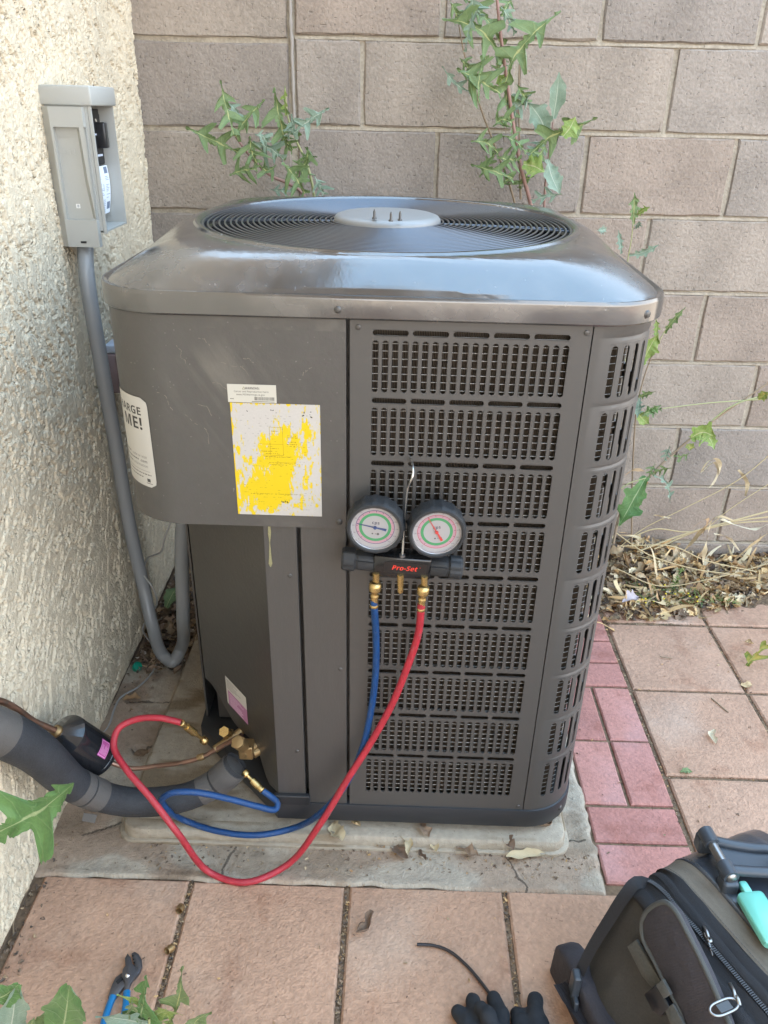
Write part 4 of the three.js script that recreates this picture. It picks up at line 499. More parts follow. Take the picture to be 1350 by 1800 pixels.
// ---------------------------------------------------------------- manifold gauge set and its hoses
const mRub = phy([0.024, 0.026, 0.029], 0.52, { bumpMap: rep(panelBump, 5), bumpScale: 0.0004 });
let HB, HR;
{
  const g = thing('manifold_gauge_set', 'black manifold with blue and red needle pressure gauges hooked on the front guard', 'pressure gauges');
  g.rotation.copy(unit.rotation); const org = UW(0.091, 0.622, -0.035); g.position.copy(org); g.updateMatrixWorld(true);
  const loc = (u, v, w) => { const q = HU(u, v, w); return V(q.x - 0.091, q.y - 0.622, q.z - 0.035); };
  const face = (blue) => canvasTex(512, 512, (c, W) => {
    const o = W / 2; c.fillStyle = '#a8a5a5'; c.fillRect(0, 0, W, W); const ring = (r, w, col) => { c.strokeStyle = col; c.lineWidth = w; c.beginPath(); c.arc(o, o, r, 0, 7); c.stroke(); };
    ring(178, 34, '#b98f9c'); ring(196, 5, blue ? '#31356f' : '#b03a55'); ring(150, 30, '#3f9460'); ring(118, 3, 'rgba(120,170,190,0.4)'); ring(90, 2, 'rgba(120,170,190,0.35)');
    for (let i = 0; i <= 60; i++) { const a = (135 + 270 * i / 60) * Math.PI / 180, big = i % 5 === 0; c.strokeStyle = big ? '#3a3540' : 'rgba(90,70,90,0.6)'; c.lineWidth = big ? 4 : 2; c.beginPath(); c.moveTo(o + Math.cos(a) * 196, o + Math.sin(a) * 196); c.lineTo(o + Math.cos(a) * (big ? 176 : 184), o + Math.sin(a) * (big ? 176 : 184)); c.stroke(); }
    c.fillStyle = 'rgba(50,48,60,0.75)'; c.font = '20px sans-serif'; c.textAlign = 'center'; const top = blue ? 350 : 800; for (let i = 0; i <= 12; i++) { const a = (135 + 270 * i / 12) * Math.PI / 180; c.fillText(String(Math.round(top * i / 12 / 10) * 10), o + Math.cos(a) * 222, o + Math.sin(a) * 222 + 7); }
    c.fillStyle = '#3c4657'; c.font = 'bold 50px sans-serif'; c.fillText('cps', o + 4, o - 36); c.fillStyle = '#5a5a5a'; for (const [x, r] of [[-22, 9], [8, 5], [34, 14]]) { c.beginPath(); c.arc(o + x, o + 78, r, 0, 7); c.fill(); }
    ring(246, 14, '#bcbabd');
  });
  for (const [u, v, blue] of [[660, 922, true], [767, 930, false]]) {
    const c = loc(u, v, -0.052), gz = part('gauge', (() => { const N = 140, prof = [[0.0395, 0.0145], [0.0415, 0.0165], [0.0445, 0.0162], [0.0466, 0.013], [0.0472, 0.008], [0.0468, -0.012], [0.044, -0.02], [0.03, -0.022], [0, -0.022]]; const p = gridGeo(N, prof.length - 1, (s, t) => { const k = Math.round(t * (prof.length - 1)), a = s * 2 * Math.PI; let [r, z] = prof[k]; const rib = Math.pow(Math.max(0, Math.sin(a * 16)), 0.4) * 0.0016; if (k >= 3 && k <= 6) r += rib - 0.0008; return V(r * Math.cos(a), r * Math.sin(a), z); }); return smooth(p, 0.7); })(), mRub, g, blue ? 'low side gauge with blue needle' : 'high side gauge with red needle');
    gz.position.copy(c); gz.rotation.set(0.04, blue ? -0.03 : 0.05, blue ? -0.06 : 0.1);
    part('dial', new THREE.CircleGeometry(0.0405, 64).translate(0, 0, 0.0085), std('#ffffff', 0.5, { map: face(blue) }), gz);
    part('bezel', lathe([[0.0402, 0.0075], [0.0402, 0.0135], [0.0385, 0.0142], [0.0385, 0.0095]], 64).rotateX(Math.PI / 2), phy([0.55, 0.55, 0.56], 0.25, { metalness: 0.7 }), gz);
    const a = blue ? 2.99 : 1.99, nd = shape([[-0.0016, -0.0006], [-0.0015, 0.0009], [0.0, 0.0010], [0.030, 0.0004], [0.030, -0.0004], [0.0, -0.0009]]), tail = shape([[0, 0.001], [-0.008, 0.0015], [-0.0185, 0.0022], [-0.0185, -0.0022], [-0.008, -0.0015], [0, -0.001]]);
    part('needle', [extr(nd, 0.0006).rotateZ(a).translate(0, 0, 0.0096), extr(tail, 0.0006).rotateZ(a).translate(0, 0, 0.0096), cyl(0.0028, 0.0028, 0.002, 16).rotateX(Math.PI / 2).translate(0, 0, 0.0105)], std(blue ? [0.03, 0.07, 0.2] : [0.62, 0.05, 0.045], 0.5), gz);
    part('lens', lathe([[0, 0.0138], [0.02, 0.0137], [0.0385, 0.0134], [0.0385, 0.0131], [0, 0.0134]], 48).rotateX(Math.PI / 2), phy([1, 1, 1], 0.05, { transmission: 1, thickness: 0, ior: 1.35 }), gz);
    part('gauge_stem', rod(V(0, -0.03, -0.008), V(0, -0.055, -0.008), 0.007, 12), mBrass, gz);
  }
  const bl = loc(656, 995, -0.05), br = loc(757, 1003, -0.05), bx = (bl.x + br.x) / 2, by = (bl.y + br.y) / 2 + 0.001, tilt = Math.atan2(br.y - bl.y, br.x - bl.x);
  const body = part('manifold_body', smooth(rbox(0.096, 0.04, 0.034, 0.0035), 0.6), phy([0.010, 0.010, 0.011], 0.22, { clearcoat: 0.3, clearcoatRoughness: 0.1 }), g); body.position.set(bx, by, 0.0); body.rotation.z = tilt;
  part('name_plate', new THREE.PlaneGeometry(0.07, 0.02).translate(0.005, 0.001, 0.0174), phy('#ffffff', 0.3, { map: canvasTex(420, 120, (c, W, H) => { c.fillStyle = '#131214'; c.fillRect(0, 0, W, H); c.fillStyle = '#e2392b'; c.font = 'italic bold 74px sans-serif'; c.textAlign = 'center'; c.fillText('Pro-Set', W / 2 - 8, 88); c.font = '22px sans-serif'; c.fillText('®', W / 2 + 150, 52); }), clearcoat: 0.5 }), body);
  for (const s of [-1, 1]) {
    const k = part('valve_knob', smooth((() => { const prof = [[0.006, 0.0], [0.0165, 0.0], [0.0175, 0.002], [0.0175, 0.026], [0.0165, 0.027], [0.0165, 0.03], [0.0205, 0.033], [0.0205, 0.05], [0.0175, 0.054], [0.0, 0.0545]]; return gridGeo(64, prof.length - 1, (q, t) => { const i = Math.round(t * (prof.length - 1)); let [r, x] = prof[i]; if (i >= 6 && i <= 8) r -= 0.0022 * Math.pow(Math.abs(Math.sin(q * Math.PI * 7)), 4); const a = q * 2 * Math.PI; return V(s * x, r * Math.cos(a) * s, r * Math.sin(a)); }); })(), 0.6), mRub, g); k.position.set(bx + s * 0.0475 * Math.cos(tilt), by + s * 0.0475 * Math.sin(tilt), 0.0); k.rotation.z = tilt;
    part('grip_rib', box(0.026, 0.003, 0.004, s * 0.014, 0.006, 0.0165), mRub, k);
  }
  const hk = [[707, 978, -0.045], [710, 935, -0.04], [713, 890, -0.036], [717, 858, -0.036], [725, 838, -0.04], [726, 822, -0.03], [722, 808, -0.008], [720, 804, 0.006]].map(([u, v, w]) => loc(u, v, w));
  part('hanging_hook', tube(hk, 0.0021, 60, 10), phy([0.62, 0.62, 0.6], 0.22, { metalness: 0.95 }), g);
  part('hook_nut', hexBar(hk[0].clone().add(V(0, -0.004, 0)), hk[0].clone().add(V(0, 0.004, 0)), 0.006), phy([0.3, 0.3, 0.32], 0.3, { metalness: 0.9 }), g);
  const ends = [];
  for (const [u, v, long] of [[661, 1013, 1], [704, 1016, 0], [746, 1019, 1]]) {
    const p = loc(u, v, -0.05), f = part('port', (() => { const q = [hexBar(V(0, 0.008, 0), V(0, -0.014, 0), 0.0062), lathe([[0.0045, -0.014], [0.0045, -0.02], [0.0052, -0.021], [0.0052, -0.03], [0.0035, -0.032], [0, -0.032]], 16)]; return q; })(), mBrass, g); f.position.copy(p); f.rotation.z = 0.02; f.rotation.x = 0.12;
    if (long) ends.push(p);
  }
  const hoseEnd = (p, dz, nm) => { const e = part(nm, [lathe([[0.0058, 0.004], [0.0098, 0.002], [0.0105, -0.003], [0.0105, -0.009], [0.0098, -0.012], [0.0062, -0.016], [0.0062, -0.02], [0.0072, -0.021], [0.0072, -0.0245], [0.0062, -0.026], [0.0062, -0.04], [0.0074, -0.041], [0.0074, -0.045], [0.0055, -0.046]], 28)], mBrass, g); e.position.copy(p).add(V(-0.001, -0.016, 0.001)); e.rotation.z = dz; e.updateMatrixWorld(true); return e.localToWorld(V(0, -0.043, 0)); };
  HB = hoseEnd(ends[0], -0.03, 'hose_coupling'); HR = hoseEnd(ends[1], -0.05, 'hose_coupling');
}
function hoseFitting(parent, a, b) {            // brass coupling from the hose end a to the valve port b
  const l = a.distanceTo(b), q = lathe([[0, -l / 2], [0.0066, -l / 2], [0.0072, -l / 2 + 0.003], [0.0064, -l / 2 + 0.005], [0.0066, -l / 2 + 0.012], [0.0048, -l / 2 + 0.012], [0.0036, l / 2 - 0.018], [0.0036, l / 2 - 0.012], [0.0085, l / 2 - 0.011], [0.0085, l / 2 - 0.002], [0.005, l / 2]], 20);
  part('brass_fitting', [along(q, a, b), hexBar(a.clone().lerp(b, 0.22), a.clone().lerp(b, 0.55), 0.0078)], mBrass, parent);
}
{
  const h = thing('red_hose', 'red refrigerant hose drooping from the gauges to the pavers and back to the valve', 'hose');
  const A = PZ(318, 1270, 1.13), Bq = PZ(362, 1304, 1.10);
  const P = [HR.clone().add(V(0, 0.012, 0)), HR, PZ(735, 1115, 1.222), PZ(715, 1175, 1.218), PZ(688, 1240, 1.212), PZ(652, 1305, 1.212), PZ(612, 1368, 1.222), PZ(563, 1448, 1.245), PY(505, 1520, 0.022), PY(432, 1551, 0.007), PY(368, 1533, 0.012), PZ(312, 1464, 1.27), PZ(266, 1404, 1.245), PZ(222, 1352, 1.21), PZ(200, 1312, 1.17), PZ(208, 1281, 1.145), PZ(238, 1265, 1.13), PZ(280, 1262, 1.13), A];
  part('hose_tube', tube(P, 0.0066, 260, 16), hoseMat([0.43, 0.024, 0.04], 501), h); hoseFitting(h, A, Bq);
}
{
  const h = thing('blue_hose', 'blue refrigerant hose hanging from the gauges and coiled over the black pipe', 'hose');
  const A = PZ(462, 1390, 1.165), Bq = PZ(428, 1356, 1.14);
  const P = [HB.clone().add(V(0, 0.012, 0)), HB, PZ(661, 1120, 1.208), PZ(660, 1185, 1.2), PZ(652, 1250, 1.198), PZ(636, 1318, 1.2), PZ(610, 1375, 1.208), PZ(572, 1422, 1.222), PY(515, 1456, 0.045), PY(450, 1468, 0.039), PY(378, 1460, 0.039), PY(322, 1441, 0.05), PZ(292, 1421, 1.21), PZ(285, 1405, 1.22), PZ(302, 1394, 1.222), PZ(345, 1393, 1.218), PZ(405, 1405, 1.208), PZ(455, 1418, 1.2), PZ(484, 1423, 1.192), PZ(488, 1412, 1.18), PZ(476, 1400, 1.17), A];
  part('hose_tube', tube(P, 0.0064, 260, 16), hoseMat([0.003, 0.055, 0.19], 511), h); hoseFitting(h, A, Bq);
}
// ---------------------------------------------------------------- weeds
const leafTex = (c1, c2, rib, sd) => tex(256, (u, v) => {        // u along the leaf, v across
  const d = Math.abs(v - 0.5) * 2, vein = Math.abs(((u * 7 - d * 1.3) % 1 + 1) % 1 - 0.5), a = fbm(u * 5, v * 5, 4, sd), y = ss(0.35, 0.6, fbm(u * 4, v * 4, 3, sd + 5)) * 0.5; let c = [0, 1, 2].map((i) => lerp(c1[i], c2[i], clamp(0.5 + a + y)));
  const r = ss(0.09 * (1.15 - u), 0.045 * (1.15 - u), d), w = ss(0.06, 0.0, vein) * 0.22 * (d < 0.8 ? 1 : 0); c = c.map((x, i) => lerp(x, rib[i], Math.max(r, w))); const k = 1 + 0.12 * vn(u * 90, v * 60, sd + 9); return c.map((x) => x * k);
}, true, 128);
const leafBump = tex(256, (u, v) => { const d = Math.abs(v - 0.5) * 2, vein = Math.abs(((u * 7 - d * 1.3) % 1 + 1) % 1 - 0.5); return 0.6 - 0.35 * ss(0.1, 0, vein) + 0.15 * fbm(u * 20, v * 20, 3, 201); });
const LM = (c1, c2, rib, sd, tr = 0.35) => new THREE.MeshPhysicalMaterial({ map: leafTex(c1, c2, rib, sd), bumpMap: leafBump, bumpScale: 0.0009, roughness: 0.62, transmission: tr, thickness: 0, side: THREE.DoubleSide });
const mLeaf = LM([0.13, 0.21, 0.07], [0.20, 0.29, 0.11], [0.48, 0.50, 0.20], 211), mLeafPale = LM([0.22, 0.32, 0.23], [0.29, 0.39, 0.29], [0.5, 0.56, 0.44], 217), mLeafLime = LM([0.20, 0.33, 0.06], [0.34, 0.42, 0.12], [0.52, 0.54, 0.28], 223), mLeafFront = LM([0.085, 0.20, 0.055], [0.14, 0.28, 0.08], [0.38, 0.48, 0.24], 229), mLeafYellow = LM([0.12, 0.24, 0.04], [0.45, 0.38, 0.08], [0.4, 0.42, 0.16], 231);
const mStemR = std([0.30, 0.17, 0.14], 0.6), mStemG = std([0.33, 0.34, 0.16], 0.6), mStemDry = std([0.46, 0.36, 0.2], 0.8), mStemBr = std([0.26, 0.19, 0.12], 0.7);
let leafSeed = 1;
// points from base to tip; half width; lobes (0 smooth .. 1 deeply cut); roll about its rib; fold along the rib
function leafGeo(pts, hw, o = {}) {
  const { lobes = 0.95, n = 3.0, roll = 0, fold = 0.3, back = 0.85, face = V(0, 0.25, 1), wave = 0.15, tipw = 0.35 } = o, id = leafSeed++;
  const c = new THREE.CatmullRomCurve3(pts.length === 2 ? [pts[0], pts[0].clone().lerp(pts[1], 0.5).add(V(0, 0.0, 0.006)), pts[1]] : pts, false, 'centripetal'), N = 64, rowsL = [], Ln = c.getLength();
  const h1 = (k) => hash(id, k, 17);
  for (let i = 0; i <= N; i++) {
    const t = i / N, p = c.getPointAt(t), d = c.getTangentAt(t); let nrm = face.clone().addScaledVector(d, -face.dot(d)).normalize(); nrm.applyAxisAngle(d, roll + 0.25 * vn(t * 2.2, id, 21)); const side = new THREE.Vector3().crossVectors(nrm, d).normalize();
    const env = Math.pow(Math.sin(Math.PI * clamp(lerp(0.05, 0.985, t))), 0.55) * lerp(0.62, 1, ss(0.1, 0.55, t)) * lerp(1, tipw, ss(0.72, 1, t));
    const row = [];
    for (const s of [-1, 1]) {
      const ph = t * n + (s > 0 ? 0.18 : 0) + 0.12 * h1(s + 4), f = ph - Math.floor(ph), li = Math.floor(ph) * 2 + (s > 0 ? 1 : 0), amp = 0.6 + 0.55 * h1(li + 9);
      let w = ss(0.03, 0.14, f) * (1 - ss(0.36, 0.5, f)); w = lerp(1, (0.15 + 0.85 * w) * amp, lobes); if (t > 0.93) w = lerp(w, 0.8, (t - 0.93) / 0.07);
      w += 0.05 * vn(t * 60, id + s, 23) * (0.4 + lobes); const W = Math.max(0.0007, hw * env * w);
      const q = (k) => p.clone().addScaledVector(side, s * W * k * Math.cos(fold * k)).addScaledVector(nrm, W * k * (Math.sin(fold * k) * 0.8) + hw * wave * k * vn(t * 7 + k, id + s * 3, 25)).addScaledVector(d, -back * lobes * W * k * k * 0.75);
      row.push([q(0.5), q(1)]);
    }
    rowsL.push([row[0][1], row[0][0], p.clone().addScaledVector(nrm, -0.0006), row[1][0], row[1][1]]);
  }
  const pos = [], uv = [], ix = []; rowsL.forEach((r, i) => r.forEach((q, k) => { pos.push(q.x, q.y, q.z); uv.push(i / N, k / 4); }));
  for (let i = 0; i < N; i++) for (let k = 0; k < 4; k++) { const a = i * 5 + k; ix.push(a, a + 1, a + 6, a, a + 6, a + 5); }
  const g = new THREE.BufferGeometry(); g.setAttribute('position', new THREE.Float32BufferAttribute(pos, 3)); g.setAttribute('uv', new THREE.Float32BufferAttribute(uv, 2)); g.setIndex(ix); g.computeVertexNormals(); return g;
}
const ribGeo = (pts, r) => tube(pts.map((q) => q.clone().add(V(0, 0.0, 0.0008))), (t) => r * (1 - 0.75 * t), 18, 6);
const px = (list, z, dz = 0) => list.map(([u, v], i) => PZ(u, v, z + dz * i / Math.max(1, list.length - 1)));
function leaf(parent, list, wpx, z, mat, o = {}) { const p = px(list, z, o.dz ?? rr(-0.02, 0.03)), dep = EYE.distanceTo(p[0]); const l = part('leaf', leafGeo(p, wpx / F * dep * 1.12, { roll: rr(-0.35, 0.35), ...o }), mat, parent, o.label); return l; }
function stem(parent, list, z, r0, r1, mat, dz = 0) { const p = px(list, z, dz); return part('stem', tube(p, (t) => lerp(r0, r1, t), 40, 8), mat, parent); }
{
  const p = thing('lettuce_weed', 'bushy jagged leaved weed rising behind the left rear of the condenser', 'weed'), z = 0.16;
  stem(p, [[548, 520], [535, 345], [505, 322], [478, 310], [452, 288], [430, 262], [414, 240]], z, 0.006, 0.003, mStemR); stem(p, [[560, 520], [552, 345], [540, 290], [520, 245], [506, 205], [501, 155]], z - 0.02, 0.006, 0.0015, mStemG);
  for (const [l, w, m, o] of [[[[422, 269], [380, 249], [326, 224]], 27, 0], [[[411, 236], [399, 193], [386, 141]], 26, 0], [[[414, 240], [430, 213], [465, 174]], 27, 0], [[[451, 286], [442, 265], [439, 239]], 27, 0], [[[498, 280], [478, 263], [444, 247]], 26, 1], [[[451, 297], [424, 300], [403, 308]], 25, 0], [[[507, 265], [492, 211], [482, 153]], 28, 0], [[[517, 234], [544, 211], [579, 190]], 25, 1], [[[536, 340], [519, 311], [496, 285]], 27, 0], [[[569, 342], [562, 328], [553, 310]], 19, 1], [[[513, 336], [495, 335], [474, 333]], 13, 1], [[[530, 282], [543, 277], [558, 276]], 16, 0], [[[502, 203], [501, 178], [501, 150]], 7, 2], [[[470, 250], [462, 240], [448, 236]], 16, 1], [[[520, 300], [538, 285], [541, 258]], 20, 0], [[[505, 240], [515, 222], [512, 200]], 18, 1], [[[455, 290], [470, 300], [486, 290]], 18, 0], [[[515, 262], [500, 245], [494, 232]], 24, 0], [[[425, 225], [415, 195], [398, 178]], 14, 1], [[[540, 320], [530, 300], [532, 278]], 18, 0]]) leaf(p, l, w, z + rr(-0.03, 0.05), [mLeaf, mLeafPale, mLeafLime][m], { n: 3, ...o });
}
{
  const p = thing('lettuce_weed', 'tall jagged leaved weed with a reddish stem behind the right rear of the condenser', 'weed'), z = 0.15;
  stem(p, [[960, 520], [932, 355], [917, 300], [905, 235], [894, 160], [886, 105], [880, 60], [872, -20]], z, 0.0062, 0.0035, mStemR); stem(p, [[930, 520], [903, 350], [872, 262], [845, 190], [815, 90], [806, 40]], z - 0.03, 0.004, 0.0016, mStemBr); stem(p, [[965, 520], [957, 350], [966, 262], [972, 215]], z - 0.02, 0.004, 0.002, mStemR); stem(p, [[915, 350], [912, 150], [914, 90]], z - 0.06, 0.003, 0.0015, mStemBr);
  for (const [l, w, m, o] of [[[[883, 80], [856, 35], [814, -4]], 24, 0], [[[884, 104], [850, 58], [820, 41], [777, 33]], 26, 0], [[[889, 144], [902, 104], [944, 53], [986, 18]], 33, 0, { n: 3 }], [[[880, 164], [847, 144], [802, 121]], 36, 0, { n: 3 }], [[[904, 231], [893, 189], [887, 147]], 28, 0], [[[902, 198], [918, 180], [935, 166]], 20, 1], [[[963, 238], [949, 207], [929, 180]], 19, 1, { lobes: 0.35 }], [[[973, 209], [979, 168], [983, 127]], 14, 1, { lobes: 0.15 }], [[[933, 270], [971, 238], [1004, 227], [1051, 207]], 34, 0, { n: 3 }], [[[902, 313], [865, 300], [827, 289]], 24, 0], [[[876, 269], [855, 251], [827, 248]], 22, 0], [[[913, 282], [895, 280], [874, 277]], 27, 0], [[[935, 353], [960, 345], [988, 341]], 15, 1], [[[827, 129], [820, 115], [808, 102]], 19, 0], [[[829, 164], [800, 146], [777, 116]], 11, 1], [[[817, 91], [824, 55], [831, 22]], 10, 1], [[[882, 29], [890, 12], [902, -6]], 18, 0], [[[962, 280], [970, 310], [985, 342]], 16, 1, { lobes: 0.3 }], [[[920, 289], [938, 292], [957, 302]], 20, 2, { lobes: 0.4 }], [[[855, 98], [842, 140], [842, 183]], 20, 0, { n: 2 }], [[[890, 105], [876, 110], [878, 130]], 14, 0], [[[808, 40], [800, 20], [790, 0]], 16, 0], [[[845, 30], [832, 10], [828, -10]], 22, 1], [[[925, 268], [908, 250], [884, 238]], 16, 0], [[[928, 272], [948, 255], [957, 240]], 17, 1], [[[990, 240], [1002, 225], [1012, 205]], 17, 2, { lobes: 0.3 }], [[[889, 146], [882, 140], [876, 132]], 10, 2, { lobes: 0.2 }], [[[912, 330], [918, 318], [940, 310]], 14, 0], [[[905, 60], [893, 30], [880, 10]], 15, 1], [[[930, 180], [915, 160], [908, 148]], 15, 0], [[[900, 215], [882, 210], [866, 222]], 20, 0], [[[942, 280], [955, 262], [960, 250]], 14, 0], [[[870, 268], [858, 290], [842, 312]], 16, 0], [[[898, 310], [886, 322], [882, 330]], 16, 0]]) leaf(p, l, w, z + rr(-0.03, 0.05), [mLeaf, mLeafPale, mLeafLime][m], o);
}
{
  const p = thing('lettuce_weed', 'small spindly weed peeking over the right rear corner of the top cover', 'weed'), z = 0.14;
  stem(p, [[1098, 640], [1102, 470], [1110, 420], [1114, 380], [1116, 350]], z, 0.0028, 0.001, mStemG);
  for (const [l, w, m] of [[[[1113, 394], [1114, 366], [1115, 338]], 11, 0], [[[1106, 448], [1130, 444], [1158, 430]], 9, 1], [[[1092, 446], [1090, 425], [1087, 404]], 6, 1], [[[1120, 376], [1130, 370], [1142, 364]], 7, 2], [[[1066, 402], [1060, 404], [1050, 405]], 8, 1], [[[1117, 402], [1122, 395], [1124, 388]], 6, 1]]) leaf(p, l, w, z, [mLeaf, mLeafPale, mLeafLime][m], { n: 4, lobes: 0.6 });
}
{
  const p = thing('lettuce_weed', 'thin weed with lime leaves against the right side guard', 'weed'), z = 0.2;
  stem(p, [[1110, 960], [1112, 830], [1118, 730], [1125, 690], [1140, 640], [1158, 600]], z, 0.003, 0.0018, mStemBr); stem(p, [[1150, 620], [1170, 580], [1205, 540]], z, 0.0016, 0.001, mStemG);
  for (const [l, w, m, o] of [[[[1128, 640], [1140, 615], [1157, 585]], 15, 2, { lobes: 0.3 }], [[[1168, 585], [1180, 568], [1205, 540]], 8, 0], [[[1128, 730], [1145, 722], [1162, 712]], 10, 0], [[[1124, 700], [1122, 715], [1120, 735]], 10, 1], [[[1120, 700], [1135, 693], [1152, 688]], 7, 0], [[[1118, 722], [1128, 735], [1140, 745]], 11, 2, { lobes: 0.2 }], [[[1152, 595], [1154, 575], [1153, 560]], 6, 2]]) leaf(p, l, w, z, [mLeaf, mLeafPale, mLeafLime][m], { n: 4, lobes: 0.6, ...o });
}
{
  const p = thing('bolting_weed', 'leaning brown stemmed weed with sparse green leaves at the right of the condenser', 'weed'), z = 0.32;
  stem(p, [[1078, 955], [1092, 900], [1130, 850], [1180, 800], [1230, 758], [1290, 714], [1370, 660]], z, 0.0042, 0.0025, mStemBr, -0.12); stem(p, [[1225, 762], [1290, 712], [1370, 690]], z - 0.09, 0.0025, 0.002, mStemG); stem(p, [[1340, 702], [1250, 708], [1165, 718]], z - 0.1, 0.0018, 0.0014, mStemG, 0.03); stem(p, [[1078, 870], [1105, 850], [1136, 840]], z, 0.002, 0.0016, mStemG);
  for (const [l, w, m, o] of [[[[1136, 838], [1118, 870], [1088, 925]], 22, 3, { lobes: 0.4 }], [[[1214, 770], [1235, 760], [1258, 768]], 22, 2, { lobes: 0.5 }], [[[1240, 762], [1250, 775], [1255, 790]], 10, 2, { lobes: 0.4 }], [[[1162, 720], [1145, 720], [1132, 726]], 11, 3], [[[1150, 835], [1172, 850], [1178, 885]], 9, 1, { n: 4 }], [[[1150, 832], [1162, 826], [1180, 822]], 10, 0], [[[1185, 800], [1196, 803], [1214, 795]], 8, 0], [[[1168, 808], [1172, 795], [1178, 785]], 12, 1], [[[1140, 838], [1146, 825], [1152, 815]], 9, 0], [[[1210, 780], [1212, 785], [1212, 792]], 9, 4, { lobes: 0.3 }], [[[1332, 700], [1342, 695], [1352, 690]], 9, 4, { lobes: 0.3 }]]) leaf(p, l, w, z - 0.03, [mLeaf, mLeafPale, mLeafLime, mLeafFront, mLeafYellow][m], o);
}
{
  const p = thing('lettuce_weed', 'single large jagged leaf reaching in front of the black pipe at the left edge', 'weed');
  stem(p, [[-160, 1620], [-90, 1520], [-20, 1470]], 1.52, 0.004, 0.003, mStemG);
  leaf(p, [[-22, 1471], [30, 1447], [70, 1425], [100, 1402], [130, 1377]], 56, 1.5, mLeafFront, { n: 2.1, lobes: 0.78, roll: 0.1, dz: 0, fold: 0.2, back: 0.7 });
}
{
  const p = thing('lettuce_weed', 'pale green weed leaves poking up at the bottom left corner', 'weed');
  for (const [l, w, m, o] of [[[[95, 1850], [112, 1800], [122, 1732]], 30, 3, { lobes: 0.22, tipw: 0.95 }], [[[10, 1840], [22, 1790], [28, 1735]], 20, 1, { lobes: 0.25, tipw: 0.9 }], [[[-25, 1760], [5, 1752], [34, 1730]], 20, 3, { lobes: 0.25, tipw: 0.9 }], [[[60, 1830], [78, 1800], [96, 1775]], 15, 0, { lobes: 0.2, tipw: 0.9 }], [[[45, 1830], [52, 1808], [60, 1788]], 8, 0, { lobes: 0.2 }]]) leaf(p, l, w, 1.66, [mLeaf, mLeafPale, mLeafLime, mLeafFront][m], { fold: 0.2, ...o });
  stem(p, [[60, 1900], [80, 1850], [95, 1820]], 1.66, 0.003, 0.002, mStemG);
}
{
  const p = thing('lettuce_weed', 'green lobed weed partly hiding the blue handled pliers', 'weed');
  stem(p, [[270, 1900], [265, 1840], [262, 1790]], 1.62, 0.003, 0.002, mStemG);
  for (const [l, w, m, o] of [[[[243, 1820], [250, 1770], [257, 1714]], 24, 3, { n: 2.4 }], [[[292, 1810], [312, 1765], [321, 1698]], 20, 0, { n: 2, lobes: 0.95, fold: 0.1 }], [[[262, 1800], [215, 1792], [168, 1786]], 18, 1, { lobes: 0.4 }], [[[265, 1790], [240, 1760], [205, 1748]], 9, 2, { lobes: 0.5 }], [[[262, 1795], [290, 1778], [322, 1785]], 12, 2, { lobes: 0.5 }], [[[335, 1830], [345, 1795], [372, 1778]], 17, 0, { lobes: 0.4 }], [[[250, 1830], [240, 1795], [225, 1775]], 22, 1, { lobes: 0.4 }], [[[262, 1830], [268, 1800], [258, 1772]], 22, 0, { lobes: 0.5 }], [[[205, 1800], [228, 1775], [232, 1757]], 10, 0], [[[290, 1810], [300, 1790], [290, 1770]], 12, 2]]) leaf(p, l, w, 1.6, [mLeaf, mLeafPale, mLeafLime, mLeafFront][m], { fold: 0.2, ...o });
}
{
  const p = thing('lettuce_weed', 'yellowing jagged leaf reaching over the pavers at the right edge', 'weed');
  leaf(p, [[1378, 1122], [1350, 1133], [1328, 1150], [1304, 1182]], 19, 0.55, mLeafYellow, { n: 3.2, dz: 0, fold: 0.1 });
  stem(p, [[1470, 1180], [1420, 1130], [1378, 1122]], 0.56, 0.003, 0.002, mStemG);
}
tag(part('fallen_leaf', leafGeo([PY(292, 1068, 0.03), PY(300, 1050, 0.035), PY(312, 1030, 0.04)], 0.026, { lobes: 0.2, face: V(0.2, 1, 0.3) }), mLeaf, scene), 'green leaf lying in the corner behind the conduit', 'leaf');

// ---------------------------------------------------------------- dry leaves, litter
const mDry = [[0.55, 0.40, 0.22], [0.62, 0.5, 0.31], [0.42, 0.26, 0.13], [0.68, 0.58, 0.40], [0.20, 0.13, 0.085], [0.33, 0.22, 0.14]].map((c, i) => new THREE.MeshPhysicalMaterial({ color: C3(...c), roughness: 0.8, transmission: 0.15, thickness: 0, side: THREE.DoubleSide, bumpMap: leafBump, bumpScale: 0.001 }));
function dryLeaf(k, len, w, curl) { // a curled dry leaf lying at the origin
  const n = 14, m = 6; return gridGeo(n, m, (s, t) => { const x = (s - 0.5) * len, e = Math.pow(Math.sin(Math.PI * clamp(s * 0.98 + 0.01)), 0.7), a = (t - 0.5) * 2, W = w * e * (1 + 0.45 * vn(s * 9, k + (a > 0 ? 5 : 0), 31)), c = curl * a + 0.5 * vn(s * 3, k, 33); return V(x * (1 - 0.1 * curl), 0.002 + Math.abs(Math.sin(c)) * W * 0.9 + len * 0.16 * (0.5 + 0.5 * vn(s * 2.4 + k, 3, 35)) + 0.12 * len * Math.pow(s - 0.5, 2) * 4 * curl * 0.5, a * W * Math.cos(c * 0.8) + len * 0.1 * vn(s * 2, k + 9, 37)); });
}
const dryKinds = [...Array(10)].map((_, k) => dryLeaf(k, 1, lerp(0.2, 0.42, hash(k, 2, 3)), lerp(0.7, 1.6, hash(k, 4, 3))));
